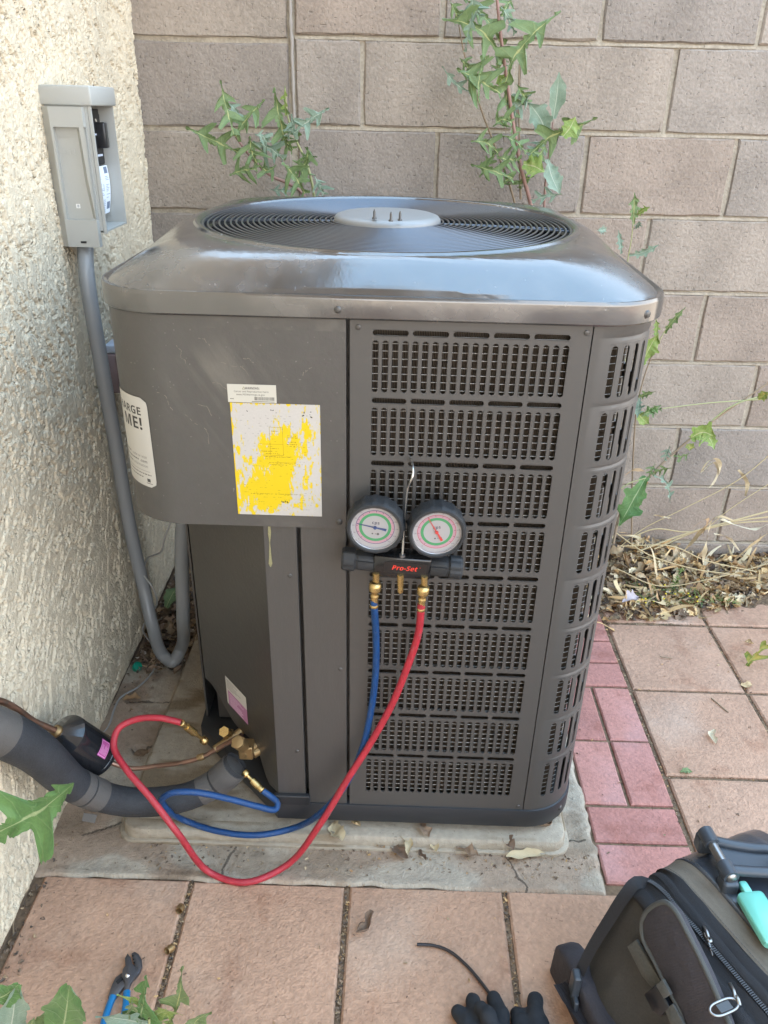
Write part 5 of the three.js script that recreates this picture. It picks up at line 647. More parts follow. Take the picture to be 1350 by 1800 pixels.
const ribbonKinds = [...Array(8)].map((_, k) => gridGeo(20, 2, (s, t) => { const a = s * lerp(2.0, 5.2, hash(k, 1, 41)) + hash(k, 2, 41) * 3, w = 0.034 * (0.4 + Math.sin(Math.PI * s)) * (t - 0.5) * 2, tw = s * 4 * (hash(k, 3, 41) - 0.5) + k; return V((s - 0.5) * 0.9 + 0.1 * Math.cos(a), 0.08 + 0.26 * Math.sin(a) * (hash(k, 4, 41)) + w * Math.sin(tw), w * Math.cos(tw) + 0.24 * Math.sin(a * 0.8 + k)); }));
function scatter(name, label, cat, count, place, kinds, colours, sizes) {
  const root = new THREE.Group(); root.name = name; scene.add(root); tag(root, label, cat, null, 'stuff');
  kinds.forEach((g, k) => { const n = Math.ceil(count / kinds.length), im = new THREE.InstancedMesh(g, new THREE.MeshStandardMaterial({ color: '#ffffff', roughness: 0.85, side: THREE.DoubleSide }), n); im.name = name + '_copies'; const M = new THREE.Matrix4(); for (let i = 0; i < n; i++) { const p = place(); const s = rr(...sizes); M.compose(p, new THREE.Quaternion().setFromEuler(new THREE.Euler(rr(-0.7, 0.7), rr(0, 6.3), rr(-0.5, 0.5))), V(s, s, s)); im.setMatrixAt(i, M); const c = colours[Math.floor(rnd() * colours.length)], b = rr(0.75, 1.2); im.setColorAt(i, C3(c[0] * b, c[1] * b, c[2] * b)); } root.add(im); });
  return root;
}
const straw = [[0.60, 0.43, 0.22], [0.68, 0.53, 0.31], [0.55, 0.35, 0.16], [0.74, 0.62, 0.42], [0.40, 0.25, 0.13], [0.50, 0.38, 0.24]], grime = [[0.16, 0.11, 0.075], [0.22, 0.15, 0.1], [0.30, 0.21, 0.14], [0.12, 0.09, 0.07], [0.40, 0.29, 0.18], [0.34, 0.24, 0.14]];
const soilY = (x, z) => 0.045 * ss(0.30 + 0.02 * vn(x * 9, 3, 4), 0.02, z) * ss(1.22, 1.35, x) * (0.7 + 0.4 * vn(x * 7, z * 9, 47)) + 0.004 * vn(x * 40, z * 40, 48);
structure('soil_bed', gridGeo(90, 30, (s, t) => { const x = 1.2 + 1.5 * s, z = 0.005 + 0.36 * (1 - t) * lerp(1, 0.5, ss(1.5, 2.2, x)); return V(x, -0.004 + soilY(x, z) * ss(0, 0.1, 1 - Math.abs(2 * s - 1)), z); }, (s, t, q) => [q.x, q.z]), std('#ffffff', 0.95, { map: rep(dirtTex, 3), bumpMap: rep(dirtBump, 3), bumpScale: 0.006 }), 'brown soil mound under the dry leaves');
const heap = () => { const x = 1.28 + Math.pow(rnd(), 0.85) * 1.15, zmax = lerp(0.34, 0.12, ss(1.5, 2.2, x)) + 0.02 * vn(x * 9, 3, 4), z = 0.012 + zmax * Math.pow(rnd(), 1.15), hgt = 0.135 * ss(zmax * 1.05, 0.02, z) * (0.65 + 0.35 * vn(x * 5, z * 8, 43)); return V(x, 0.002 + Math.max(hgt * Math.pow(rnd(), 0.6), soilY(x, z)), z); };
scatter('leaf_litter', 'tan heap of dry leaves against the block wall right of the condenser', 'dry leaves', 1700, heap, dryKinds, [...straw, ...straw, ...grime], [0.018, 0.066]);
scatter('litter_crumbs', 'fine dark crumbs and broken bits mixed into the leaf heap', 'debris', 1800, () => { const p = heap(); p.y = soilY(p.x, p.z) + 0.004 + 0.02 * rnd(); return p; }, dryKinds.slice(0, 6), [...grime, ...straw.slice(2, 6)], [0.006, 0.02]);
scatter('straw_litter', 'curling dry straw tangled over the leaf heap at the right', 'straw', 170, () => { const p = heap(); p.y += 0.012; return p; }, ribbonKinds, straw, [0.07, 0.2]);
scatter('gravel_debris', 'dark bark chips and dead leaves in the corner under the conduit', 'debris', 620, () => { const z = rr(0.02, 0.63); return V(rr(0.02, lerp(0.30, 0.15, ss(0.35, 0.62, z))), rr(-0.012, 0.016), z); }, dryKinds.slice(0, 6), [...grime, ...grime, [0.46, 0.40, 0.33]], [0.012, 0.04]);
scatter('wall_base_debris', 'strip of dirt and dry bits along the foot of the stucco wall', 'debris', 420, () => { const z = rr(0.6, 1.75); return V(0.012 + Math.pow(rnd(), 1.6) * lerp(0.085, 0.05, ss(0.9, 1.3, z)), rr(-0.006, 0.003), z); }, dryKinds.slice(0, 5), grime.slice(0, 5), [0.004, 0.014]);
{ // small bits caught in the joints and scattered over patio and slab
  const turn = V(0, 1, 0), toW = (x, y, z) => V(x, y, z).applyAxisAngle(turn, -0.0249).add(V(1.4418, 0, 0)), jx = [-1.085, -0.77, -0.455, -0.14];
  const place = () => { const r = rnd(); if (r < 0.42) return toW(jx[Math.floor(rnd() * 4)] + rr(-0.004, 0.004), -0.004, rr(1.29, 1.75)); if (r < 0.62) return toW(rnd() < 0.5 ? -0.041 + rr(-0.004, 0.004) : 0.2755 + rr(-0.006, 0.006), -0.003, rr(0.1, 1.5)); if (r < 0.72) return toW(rr(-0.03, 0.9), -0.003, [0.347, 0.662, 0.977, 1.292][Math.floor(rnd() * 4)] + rr(-0.004, 0.004)); if (r < 0.87) return toW(rr(-1.2, -0.26), 0.001, 1.213 + 0.06 * Math.pow(rnd(), 2)); return toW(rr(-1.3, 0.8), 0.001, rr(0.4, 1.7)); };
  scatter('joint_debris', 'straw coloured crumbs and seeds lying in the paver joints', 'debris', 2300, place, dryKinds.slice(0, 5), [...straw.slice(2, 3), ...straw.slice(4), ...grime, ...grime.slice(0, 4)], [0.003, 0.010]);
}
// single dry leaves
const lay = (name, u, v, y, len, k, c, turn, label, cat = 'dry leaf', ty = 1) => { const p = PY(u, v, y), m = part(name, dryKinds[k].clone().scale(len, len * ty, len), mDry[c], scene); m.position.copy(p); m.rotation.y = turn; if (len > 0.09) m.scale.set(1, 0.5, 0.4); return tag(m, label, cat); };
lay('dry_leaf', 592, 1466, 0.03, 0.06, 1, 1, -1.2, 'tan curled leaf hanging over the pad edge left of centre');
lay('dry_leaf', 622, 1450, 0.033, 0.045, 3, 0, -0.7, 'narrow tan leaf on the pad beside the red hose');
lay('dry_leaf', 713, 1488, 0.018, 0.06, 4, 1, -1.3, 'pale upright leaf against the middle of the pad edge');
lay('dry_leaf', 700, 1502, 0.003, 0.055, 2, 4, -0.7, 'dark shrivelled leaf on the slab below the pad edge');
lay('dry_leaf', 741, 1507, 0.003, 0.035, 6, 4, -1.2, 'small dark rolled leaf on the slab under the front guard');
lay('dry_leaf', 761, 1487, 0.012, 0.04, 0, 1, -1.4, 'small pale leaf right of the dark rolled leaf');
lay('dry_leaf', 820, 1503, 0.003, 0.055, 5, 5, -0.3, 'brown leaf crumpled on the grey mortar patch');
lay('dry_leaf', 893, 1483, 0.02, 0.045, 7, 4, -1.4, 'dark brown pod standing against the pad edge near the right corner');
lay('dry_leaf', 925, 1506, 0.003, 0.10, 8, 1, 0.12, 'long tan leaf lying along the slab near the right corner of the pad');
lay('dry_leaf', 960, 1452, 0.033, 0.04, 9, 5, 0.4, 'small grey brown leaf under the base corner of the condenser');
lay('dry_leaf', 745, 1462, 0.033, 0.045, 2, 5, -1.1, 'flat brown leaf on the pad under the base pan');
lay('dry_leaf', 664, 1487, 0.003, 0.04, 5, 2, -0.6, 'orange brown leaf at the foot of the pad left of the dark leaf');
lay('dry_leaf', 1253, 1298, 0.002, 0.058, 4, 3, 1.3, 'cream curled leaf alone on the right paver');
lay('dry_leaf', 1312, 1207, 0.002, 0.035, 1, 0, -0.1, 'small tan leaf by the paver joint at the right');
lay('dry_leaf', 1316, 1133, 0.002, 0.03, 3, 0, -0.4, 'tiny tan leaf on the paver left of the yellowing weed leaf');
lay('dead_plant_bit', 645, 1633, 0.002, 0.06, 6, 4, 0.9, 'dark shrivelled plant scrap on the front middle paver', 'plant scrap', 1.4);
lay('dry_leaf', 1108, 1058, 0.03, 0.075, 7, 3, 0.3, 'large pale mauve leaf at the front of the leaf heap').material = new THREE.MeshPhysicalMaterial({ color: C3(0.50, 0.42, 0.42), roughness: 0.8, side: THREE.DoubleSide });
lay('dry_leaf', 232, 1232, 0.004, 0.05, 2, 2, 0.2, 'reddish brown leaf on the slab beside the grey cable');
tag(part('twig', tube([PY(1250, 1227, 0.004), PY(1262, 1237, 0.004), PY(1280, 1252, 0.003)], 0.0016, 20, 6), mStemBr, scene), 'thin dark twig on the right paver', 'twig');
tag(part('twig', tube([PY(1160, 1154, 0.004), PY(1172, 1156, 0.006), PY(1182, 1157, 0.004)], 0.0016, 14, 6), mStemBr, scene), 'short dark twig near the brick border', 'twig');
tag(part('twig', tube([PY(96, 1652, 0.004), PY(88, 1665, 0.004), PY(60, 1710, 0.004), PY(62, 1735, 0.004)].map((q, i) => PY([52, 34, 24, 24][i], [1560, 1588, 1620, 1642][i], 0.004)), 0.0014, 20, 6), mStemBr, scene), 'curved twig along the foot of the stucco wall', 'twig');
tag(part('sprout', leafGeo([PY(1196, 1357, 0.004), PY(1206, 1354, 0.008), PY(1217, 1357, 0.004)], 0.009, { lobes: 0.3, face: V(0, 1, 0.3) }), mLeaf, scene), 'tiny green sprout in the joint by the brick border', 'sprout');
{ // tall dry stalks leaning over the heap
  const p = thing('dry_stalks', 'long straw coloured stalks leaning over the leaf heap at the right', 'dry stalks');
  for (const [l, z, r] of [[[[1085, 965], [1130, 930], [1200, 895], [1300, 842], [1375, 780]], 0.2, 0.0016], [[[1180, 990], [1270, 905], [1360, 845]], 0.14, 0.0014], [[[1120, 970], [1200, 940], [1290, 915], [1375, 892]], 0.24, 0.0028], [[[1150, 965], [1250, 925], [1375, 905]], 0.2, 0.0026], [[[1090, 960], [1180, 960], [1240, 985], [1330, 1005]], 0.3, 0.0018], [[[1110, 945], [1150, 930], [1210, 935], [1290, 920], [1375, 915]], 0.15, 0.0022], [[[1085, 1000], [1160, 1030], [1260, 1015], [1370, 985]], 0.28, 0.0016], [[[1080, 935], [1140, 975], [1220, 1000], [1290, 1010]], 0.26, 0.002]]) part('stalk', tube(px(l, z, -0.04), r, 40, 6), mStemDry, p);
  for (const [l, w, z] of [[[[1165, 810], [1180, 815], [1200, 798]], 0, 0], ]) ;
  const rib = (pts, w, z, c) => { const q = px(pts, z), cv = new THREE.CatmullRomCurve3(q, false, 'centripetal'), id = leafSeed++; part('dry_blade', gridGeo(26, 2, (s, t) => { const o = cv.getPointAt(s), a = vn(s * 3, id, 51) * 1.6, k = w * (t - 0.5) * 2 * (0.35 + 0.65 * Math.sin(Math.PI * s)) * (1 + 0.4 * vn(s * 8, id, 53)); return o.add(V(k * Math.cos(a) * 0.8, k * 0.6 * Math.sin(a + 1), k * Math.sin(a))); }), mDry[c], p); };
  rib([[1232, 832], [1246, 818], [1255, 812], [1264, 822], [1258, 842], [1246, 858], [1232, 862]], 0.006, 0.24, 3); rib([[1232, 830], [1244, 812], [1258, 806], [1266, 820], [1262, 836]], 0.006, 0.245, 1); rib([[1298, 826], [1308, 838], [1314, 852], [1310, 872]], 0.007, 0.16, 1);
  rib([[1190, 980], [1215, 955], [1240, 925], [1262, 908], [1290, 915]], 0.009, 0.26, 0); rib([[1268, 912], [1300, 925], [1330, 930], [1352, 920]], 0.011, 0.24, 3); rib([[1290, 985], [1320, 960], [1345, 940], [1370, 930]], 0.012, 0.25, 0); rib([[1090, 940], [1125, 945], [1145, 965], [1155, 1015]], 0.008, 0.33, 1); rib([[1250, 915], [1240, 960], [1235, 1000]], 0.007, 0.28, 1); rib([[1255, 938], [1280, 945], [1300, 968]], 0.006, 0.25, 3); rib([[1150, 905], [1165, 908], [1182, 912]], 0.006, 0.2, 1); rib([[1100, 835], [1112, 826], [1134, 828]], 0.009, 0.28, 2); rib([[1128, 842], [1136, 850], [1132, 862]], 0.006, 0.28, 2); rib([[1310, 1000], [1330, 960], [1340, 930]], 0.007, 0.22, 0); rib([[1210, 935], [1228, 920], [1244, 912], [1236, 940]], 0.008, 0.27, 2);
}
{ // low flowering weed at the front of the heap
  const root = thing('groundsel_weed', 'low feathery green weed with yellow flowers in front of the leaf heap', 'weed', [1.66, 0.0, 0.215]);
  const f = []; const needle = (a, len, up, o) => tube([o, o.clone().add(V(Math.cos(a) * len * 0.5, up * 0.8, Math.sin(a) * len * 0.5)), o.clone().add(V(Math.cos(a) * len, up, Math.sin(a) * len))], (t) => 0.0013 * (1 - 0.7 * t), 4, 4);
  for (let i = 0; i < 210; i++) { const o = V(rr(-0.17, 0.13), rr(0.004, 0.03), rr(-0.06, 0.06)), a = rnd() * 6.3; f.push(needle(a, rr(0.012, 0.035), rr(0.0, 0.022), o)); }
  for (let i = 0; i < 60; i++) { const t = rnd(); f.push(needle(rnd() * 6.3, 0.014, 0.006, V(-0.01 + 0.012 * t, 0.02 + t * 0.085, -0.02))); }
  for (let i = 0; i < 50; i++) { const t = rnd(); f.push(needle(rnd() * 6.3, 0.02, 0.01, V(0.1 + 0.07 * t, 0.012, 0.0 + 0.04 * t))); }
  part('foliage', f, std([0.20, 0.30, 0.09], 0.7), root).userData.kind = 'stuff';
  for (let i = 0; i < 18; i++) part('flower', lathe([[0, 0.004], [0.0032, 0.003], [0.0034, 0.0012], [0.0014, 0]], 8).translate(rr(-0.16, 0.08), rr(0.02, 0.045), rr(-0.02, 0.065)), std([0.72, 0.52, 0.03], 0.6), root);
}
// ---------------------------------------------------------------- things lying on the patio
const groundShape = (list) => shape(list.map(([u, v]) => { const p = PY(u, v, 0.008); return [p.x, -p.z]; }));
const flat = (list, y, th, bev) => smooth(extr(groundShape(list), th - 2 * bev, bev).rotateX(-Math.PI / 2).translate(0, y + bev, 0), 0.6);
{
  const p = thing('pliers', 'steel tongue and groove pliers with bright blue grips on the front left paver', 'pliers');
  const mSteel = phy([0.13, 0.13, 0.14], 0.38, { metalness: 0.75, bumpMap: rep(panelBump, 6), bumpScale: 0.0003 }), mGrip = phy([0.0, 0.15, 0.36], 0.35, { clearcoat: 0.2 });
  part('lower_half', flat([[231, 1676], [237, 1673], [244, 1677], [249, 1686], [250, 1698], [246, 1708], [240, 1716], [228, 1727], [218, 1735], [208, 1748], [200, 1756], [189, 1753], [197, 1730], [203, 1718], [213, 1711], [225, 1704], [238, 1703], [236, 1694], [233, 1685]], 0.001, 0.008, 0.0015), mSteel, p);
  part('upper_half', flat([[225, 1679], [231, 1687], [233, 1697], [240, 1702], [242, 1710], [237, 1722], [230, 1735], [227, 1744], [219, 1743], [220, 1730], [215, 1718], [216, 1708], [221, 1701], [220, 1688]], 0.0085, 0.006, 0.0015), mSteel, p);
  part('slot', flat([[204, 1726], [213, 1718], [217, 1722], [207, 1731]], 0.0088, 0.001, 0.0002), mBlack, p);
  part('jaw_teeth', [0, 1, 2, 3].map((i) => { const q = PY(233.5 + i * 1.2, 1680 + i * 6, 0.01); return box(0.003, 0.002, 0.0012, q.x, q.y, q.z).rotateY(0); }), mBlack, p).userData.kind = 'stuff';
  const q = PY(224, 1714, 0.015); part('pivot_bolt', lathe([[0, 0.0025], [0.0028, 0.002], [0.004, 0]], 16).translate(q.x, 0.0145, q.z), phy([0.8, 0.8, 0.8], 0.15, { metalness: 1 }), p);
  const grip = (l) => part('handle_grip', capped(l.map(([u, v, y]) => PY(u, v, y)), (t) => 0.0062 * (1 - 0.12 * t), 24, 12), mGrip, p);
  grip([[199, 1751, 0.007], [192, 1768, 0.007], [184, 1792, 0.007], [172, 1835, 0.007]]); grip([[223, 1743, 0.009], [222, 1760, 0.009], [217, 1790, 0.009], [204, 1835, 0.008]]);
}
for (const [u, v, a, b, lab] of [[317, 1597, 0.0, 0.25, 'brass flare cap in the paver joint, the farther of the two'], [299, 1668, 0.25, 0.5, 'brass flare cap in the paver joint, the nearer of the two']]) {
  const t = thing('brass_cap', lab, 'brass cap', PY(u, v, 0.005).toArray()); t.rotation.set(1.2, 0, a - 0.2, 'YXZ'); t.rotation.y = -b;
  part('cap_shell', lathe([[0.0, -0.0075], [0.0062, -0.0075], [0.0072, -0.006], [0.0074, 0.001], [0.0066, 0.002], [0.0066, 0.008], [0.0054, 0.0082], [0.005, -0.004], [0, -0.0045]], 24), mOld, t);
}
tag(part('insulated_wire', capped([PY(733, 1660, 0.004), PY(762, 1662, 0.004), PY(790, 1672, 0.004), PY(818, 1695, 0.004), PY(842, 1722, 0.004), PY(868, 1758, 0.004), PY(885, 1790, 0.004)], 0.0029, 60, 10), phy([0.022, 0.018, 0.02], 0.35), scene), 'short bent piece of black wire on the front paver', 'wire');
{ const c = PY(241, 1172, 0.012), t = thing('bottle_cap', 'small green plastic cap in the debris at the wall base', 'cap', c.toArray()); t.rotation.set(0.5, 0, -0.5); part('cap_shell', lathe([[0, 0.008], [0.011, 0.008], [0.0125, 0.006], [0.0125, -0.008], [0.0115, -0.008], [0.0112, 0.005], [0, 0.006]], 24), phy([0.0, 0.24, 0.15], 0.4), t); }
// capsule fields for the gloves
function blob(caps, cell, k) {                 // caps: [a, b, ra, rb]
  const bb = new THREE.Box3(); for (const [a, b, r, s] of caps) { bb.expandByPoint(a.clone().addScalar(r + 0.012)); bb.expandByPoint(a.clone().addScalar(-r - 0.012)); bb.expandByPoint(b.clone().addScalar(s + 0.012)); bb.expandByPoint(b.clone().addScalar(-s - 0.012)); }
  const c = bb.getCenter(V()), sz = bb.getSize(V()), S = Math.max(sz.x, sz.y, sz.z) / 2, n = Math.ceil(2 * S / cell), mc = new MarchingCubes(n, new THREE.MeshBasicMaterial(), false, false, 400000); mc.isolation = 0;
  const q = V(), ab = V(), aq = V();
  for (let z = 0; z < n; z++) for (let y = 0; y < n; y++) for (let x = 0; x < n; x++) {
    q.set((x - n / 2) / (n / 2), (y - n / 2) / (n / 2), (z - n / 2) / (n / 2)).multiplyScalar(S).add(c); let d = 1;
    for (const [a, b, ra, rb] of caps) { ab.subVectors(b, a); aq.subVectors(q, a); const t = clamp(aq.dot(ab) / ab.lengthSq()); const e = aq.addScaledVector(ab, -t).length() - lerp(ra, rb, t); const h = clamp(0.5 + 0.5 * (d - e) / k); d = lerp(d, e, h) - k * h * (1 - h); }
    mc.field[x + y * n + z * n * n] = -d - 0.0008 * vn(q.x * 160, q.z * 160 + q.y * 90, 61);
  }
  mc.update(); const g = new THREE.BufferGeometry(), N = mc.count; g.setAttribute('position', new THREE.BufferAttribute(mc.positionArray.slice(0, N * 3), 3)); g.setAttribute('normal', new THREE.BufferAttribute(mc.normalArray.slice(0, N * 3), 3)); g.scale(S, S, S).translate(c.x, c.y, c.z); return metreUV(g);
}
const mKnit = std([0.019, 0.021, 0.025], 0.85, { bumpMap: rep(tex(256, (u, v) => 0.5 + 0.3 * Math.sin(u * 40 * Math.PI) * Math.cos(v * 60 * Math.PI) + 0.3 * fbm(u * 8, v * 8, 3, 341, 8)), 12), bumpScale: 0.0012 }); mKnit.side = THREE.DoubleSide;
{
  const f = (...l) => l.map(([u, v, y]) => PY(u, v, y)), caps = (l, r0, r1) => l.slice(1).map((q, i) => [l[i], q, lerp(r0, r1, i / (l.length - 1)), lerp(r0, r1, (i + 1) / (l.length - 1))]);
  const palm = PY(862, 1850, 0.028), g = thing('work_glove', 'black knit work glove at the end of the black wire', 'glove');
  part('glove_knit', blob([...caps(f([806, 1780, 0.014], [822, 1800, 0.02], [845, 1830, 0.026]), 0.0125, 0.0145), ...caps(f([831, 1760, 0.014], [838, 1785, 0.022], [855, 1830, 0.028]), 0.013, 0.015), ...caps(f([868, 1756, 0.014], [880, 1785, 0.022], [884, 1830, 0.028]), 0.013, 0.015), ...caps(f([846, 1772, 0.046], [858, 1785, 0.05], [872, 1825, 0.036]), 0.011, 0.0135), ...caps(f([840, 1840, 0.026], [890, 1845, 0.028]), 0.02, 0.02), [palm, PY(870, 1900, 0.03), 0.03, 0.032]], 0.0028, 0.007), mKnit, g);
  const h = thing('work_glove', 'black knit work glove between the other glove and the tool bag', 'glove');
  part('glove_knit', blob([...caps(f([909, 1783, 0.014], [914, 1800, 0.02], [918, 1835, 0.026]), 0.012, 0.0145), ...caps(f([922, 1784, 0.014], [925, 1805, 0.02], [924, 1835, 0.026]), 0.011, 0.0135), ...caps(f([941, 1758, 0.014], [941, 1785, 0.022], [938, 1835, 0.028]), 0.0135, 0.015), ...caps(f([953, 1797, 0.014], [954, 1812, 0.02], [945, 1845, 0.026]), 0.012, 0.0145), [PY(930, 1855, 0.03), PY(940, 1900, 0.03), 0.03, 0.032]], 0.0028, 0.006), mKnit, h);
}
// ---------------------------------------------------------------- tool bag: s along its length, b across, y up
{
  const A = V(0.409, 0, 0.912), Bd = V(0.912, 0, -0.409), O = V(1.098, 0, 1.487), W = (s, b, y) => O.clone().addScaledVector(A, s).addScaledVector(Bd, b).add(V(0, y, 0));
  const bag = thing('tool_bag', 'brown and black nylon tool bag with zipped front at the bottom right', 'tool bag');
  const weave = tex(256, (u, v) => 0.5 + 0.25 * Math.sin(u * 256 * Math.PI / 2.5) * Math.sin(v * 256 * Math.PI / 2.5) + 0.2 * fbm(u * 20, v * 20, 3, 171, 20));
  const clothT = (c, sd) => tex(256, (u, v) => { const k = 1 + 0.18 * fbm(u * 5, v * 5, 4, sd, 5) + 0.15 * vn(u * 128, v * 128, sd + 3, 128); return c.map((x) => x * k); }, true);
  const cloth = (c, sd, r = 0.8) => std('#ffffff', r, { map: rep(clothT(c, sd), 4), bumpMap: rep(weave, 14), bumpScale: 0.0006, side: THREE.DoubleSide });
  const mBrown = cloth([0.047, 0.044, 0.039], 301), mBlk = cloth([0.02, 0.019, 0.021], 305), mFlap = std('#ffffff', 0.72, { map: rep(clothT([0.043, 0.039, 0.046], 309), 4), bumpMap: rep(tex(512, (u, v) => 0.5 + 0.42 * fbm(u * 6, v * 6, 4, 331, 6) + 0.04 * Math.sin(u * 512 * Math.PI / 2.5) * Math.sin(v * 512 * Math.PI / 2.5)), 3.5), bumpScale: 0.011, side: THREE.DoubleSide }), mTan = cloth([0.16, 0.13, 0.097], 313), mWeb = cloth([0.085, 0.085, 0.078], 317), mVin = phy([0.035, 0.042, 0.055], 0.3, { clearcoat: 0.6, clearcoatRoughness: 0.25, bumpMap: rep(panelBump, 6), bumpScale: 0.0005 }), mPla = phy([0.05, 0.058, 0.07], 0.36), mMet = phy([0.34, 0.33, 0.32], 0.32, { metalness: 0.95 });
  const Lb = 0.5, Rr = 0.06;
  const drop = (s, y) => s < Rr ? Rr * (1 - Math.sqrt(Math.max(0, 1 - Math.pow((Rr - s) / Rr, 2)))) * clamp(y / 0.28) * 0.75 : 0;
  // cross-section strips (b, y) from the ground at the front, over the top, to the ground behind
  const strip = (name, pts, mat, label, ns = 40, puff = 0) => part(name, gridGeo(ns, pts.length - 1, (t, k) => { const s = Lb * Math.pow(t, 1.4), q = pts[Math.round(k * (pts.length - 1))]; const inn = s < Rr ? (Rr - s) * 0.35 : 0, e = puff * Math.sin(Math.PI * clamp(k)) * Math.sin(Math.PI * clamp(t * 1.1)); return W(s, q[0] + inn * (q[0] < 0.06 ? 0.6 : 0) - e, q[1] - drop(s, q[1]) + 0.003 * vn(s * 12, k * 3, 63)).addScaledVector(Bd, puff ? 0.004 * vn(s * 24 + k * 3, k * 5, 64) + 0.0015 * vn(s * 70 + k * 9, k * 12, 66) : 0.0012 * vn(s * 40, q[0] * 60, 68)); }, (t, k) => [Lb * t, k * 0.3]), mat, bag, label);
  strip('front_panel', [[-0.04, 0.0], [-0.056, 0.02], [-0.062, 0.045], [-0.0598, 0.07], [-0.052, 0.1], [-0.0455, 0.125], [-0.039, 0.15], [-0.031, 0.18], [-0.0234, 0.21], [-0.013, 0.25], [-0.002, 0.282]], mBrown, 'brown nylon front', 60, 0.003);
  strip('zip_border', [[-0.004, 0.276], [-0.005, 0.284], [0.001, 0.291], [0.012, 0.294], [0.016, 0.2905], [0.02, 0.2925], [0.03, 0.298]], mBlk, 'black zip border');
  strip('zip_border', [[0.040, 0.304], [0.046, 0.3085], [0.052, 0.3085], [0.054, 0.306], [0.057, 0.3095], [0.066, 0.3125], [0.070, 0.310]], mBlk);
  strip('gusset', [[0.069, 0.3105], [0.08, 0.3125], [0.094, 0.3135], [0.104, 0.3145]], mTan, 'tan gusset strip');
  strip('vinyl_top', [[0.1035, 0.312], [0.104, 0.3185], [0.109, 0.3195], [0.13, 0.3185], [0.18, 0.318], [0.24, 0.317], [0.275, 0.31], [0.285, 0.25], [0.285, 0.0]], mVin, 'dark vinyl top panel');
  const dash = []; for (let i = 0; i < 90; i++) for (const [b, y] of [[0.1085, 0.3204], [0.0725, 0.3125]]) { const s = 0.012 + i * 0.0052; dash.push(rod(W(s, b, y - drop(s, 0.31)), W(s + 0.0034, b, y - drop(s + 0.0034, 0.31)), 0.0006, 5)); } part('seam_stitch', dash, std([0.11, 0.1, 0.09], 0.8), bag).userData.kind = 'stuff';
  part('far_end', gridGeo(20, 12, (t, k) => { const prof = [[-0.035, 0], [-0.055, 0.09], [-0.03, 0.21], [0, 0.286], [0.05, 0.307], [0.104, 0.315], [0.2, 0.317], [0.275, 0.31], [0.285, 0]]; const f = t * (prof.length - 1), i = Math.min(prof.length - 2, Math.floor(f)), q = f - i, b = lerp(prof[i][0], prof[i + 1][0], q), y = lerp(prof[i][1], prof[i + 1][1], q); const yy = y - drop(0, y); return W(0.0005 + 0.004 * Math.sin(k * 3), lerp(b + 0.02 * (b < 0.06 ? 0.6 : 0), 0.11, k), lerp(yy, 0.14, k)); }), mBlk, bag);
  // zip: coil of teeth along a tape
  strip('zip_tape', [[0.028, 0.2955], [0.035, 0.3], [0.042, 0.304]], mBlk);
  const teeth = []; for (let i = 0; i < 150; i++) { const s = 0.012 + i * 0.0031, p = W(s, 0.035, 0.3015 - drop(s, 0.3)); teeth.push(box(0.0075, 0.0022, 0.0016).rotateY(Math.atan2(0.409, 0.912)).translate(p.x, p.y, p.z)); } part('zip_teeth', teeth, phy([0.05, 0.045, 0.045], 0.35), bag).userData.kind = 'stuff';
  // front plane of the bag for what is sewn on it: origin at the top front edge, x along A, y up the slope
  const up = Bd.clone().multiplyScalar(0.26).add(V(0, 1, 0)).normalize(), nr = new THREE.Vector3().crossVectors(A, up).normalize(); if (nr.dot(EYE.clone().sub(O)) < 0) nr.negate(); const PO = W(0, -0.083, 0.0).addScaledVector(nr, 0.002);
  const onF = (u, v, o = 0) => { const d = ray(u, v), P0 = PO.clone().addScaledVector(nr, o), t = P0.clone().sub(EYE).dot(nr) / d.dot(nr); const q = EYE.clone().addScaledVector(d, t).sub(P0); return [q.dot(A), q.dot(up)]; };
  const frame = new THREE.Matrix4().makeBasis(A, up, nr).setPosition(PO), sgn = frame.determinant() < 0 ? -1 : 1;
  const sew = (name, list, o, th, bev, mat, label, parent = bag) => { const g = metreUV(smooth(extr(shape(list.map(([u, v]) => onF(u, v, o + th))), th - bev, bev, { bevelSegments: 3 }), 0.9)); g.translate(0, 0, o + bev * 0); g.applyMatrix4(new THREE.Matrix4().makeBasis(A, up, nr).setPosition(PO)); if (sgn < 0) { const p = g.attributes.position, n = g.attributes.normal; for (let i = 0; i < p.count; i += 3) { for (const a of [p, n, g.attributes.uv]) for (let c = 0; c < a.itemSize; c++) { const t = a.array[(i + 1) * a.itemSize + c]; a.array[(i + 1) * a.itemSize + c] = a.array[(i + 2) * a.itemSize + c]; a.array[(i + 2) * a.itemSize + c] = t; } } } return part(name, g, mat, parent, label); };
  const flapO = [[1136, 1604], [1150, 1592], [1166, 1586], [1174, 1589], [1188, 1604], [1210, 1645], [1240, 1706], [1266, 1766], [1284, 1815], [1210, 1815], [1196, 1780], [1176, 1742], [1150, 1690], [1130, 1650], [1128, 1622]];
  sew('pocket_flap', flapO, 0.004, 0.012, 0.005, mFlap, 'padded dark pocket flap');
  const ring = (l, k) => { const c = l.reduce((a, q) => [a[0] + q[0] / l.length, a[1] + q[1] / l.length], [0, 0]); return l.map(([u, v]) => [c[0] + (u - c[0]) * k, c[1] + (v - c[1]) * k]); };
  const bind = flapO.map(([u, v]) => { const [x, y] = onF(u, v, 0.014); return V(x, y, 0.013).applyMatrix4(frame); });
  part('flap_binding', tube(bind, 0.0042, 120, 8, true), mWeb, bag);
  sew('webbing_strap', [[1102, 1664], [1118, 1652], [1146, 1700], [1164, 1730], [1150, 1742], [1128, 1716]], 0.004, 0.004, 0.001, mWeb, 'grey webbing strap');
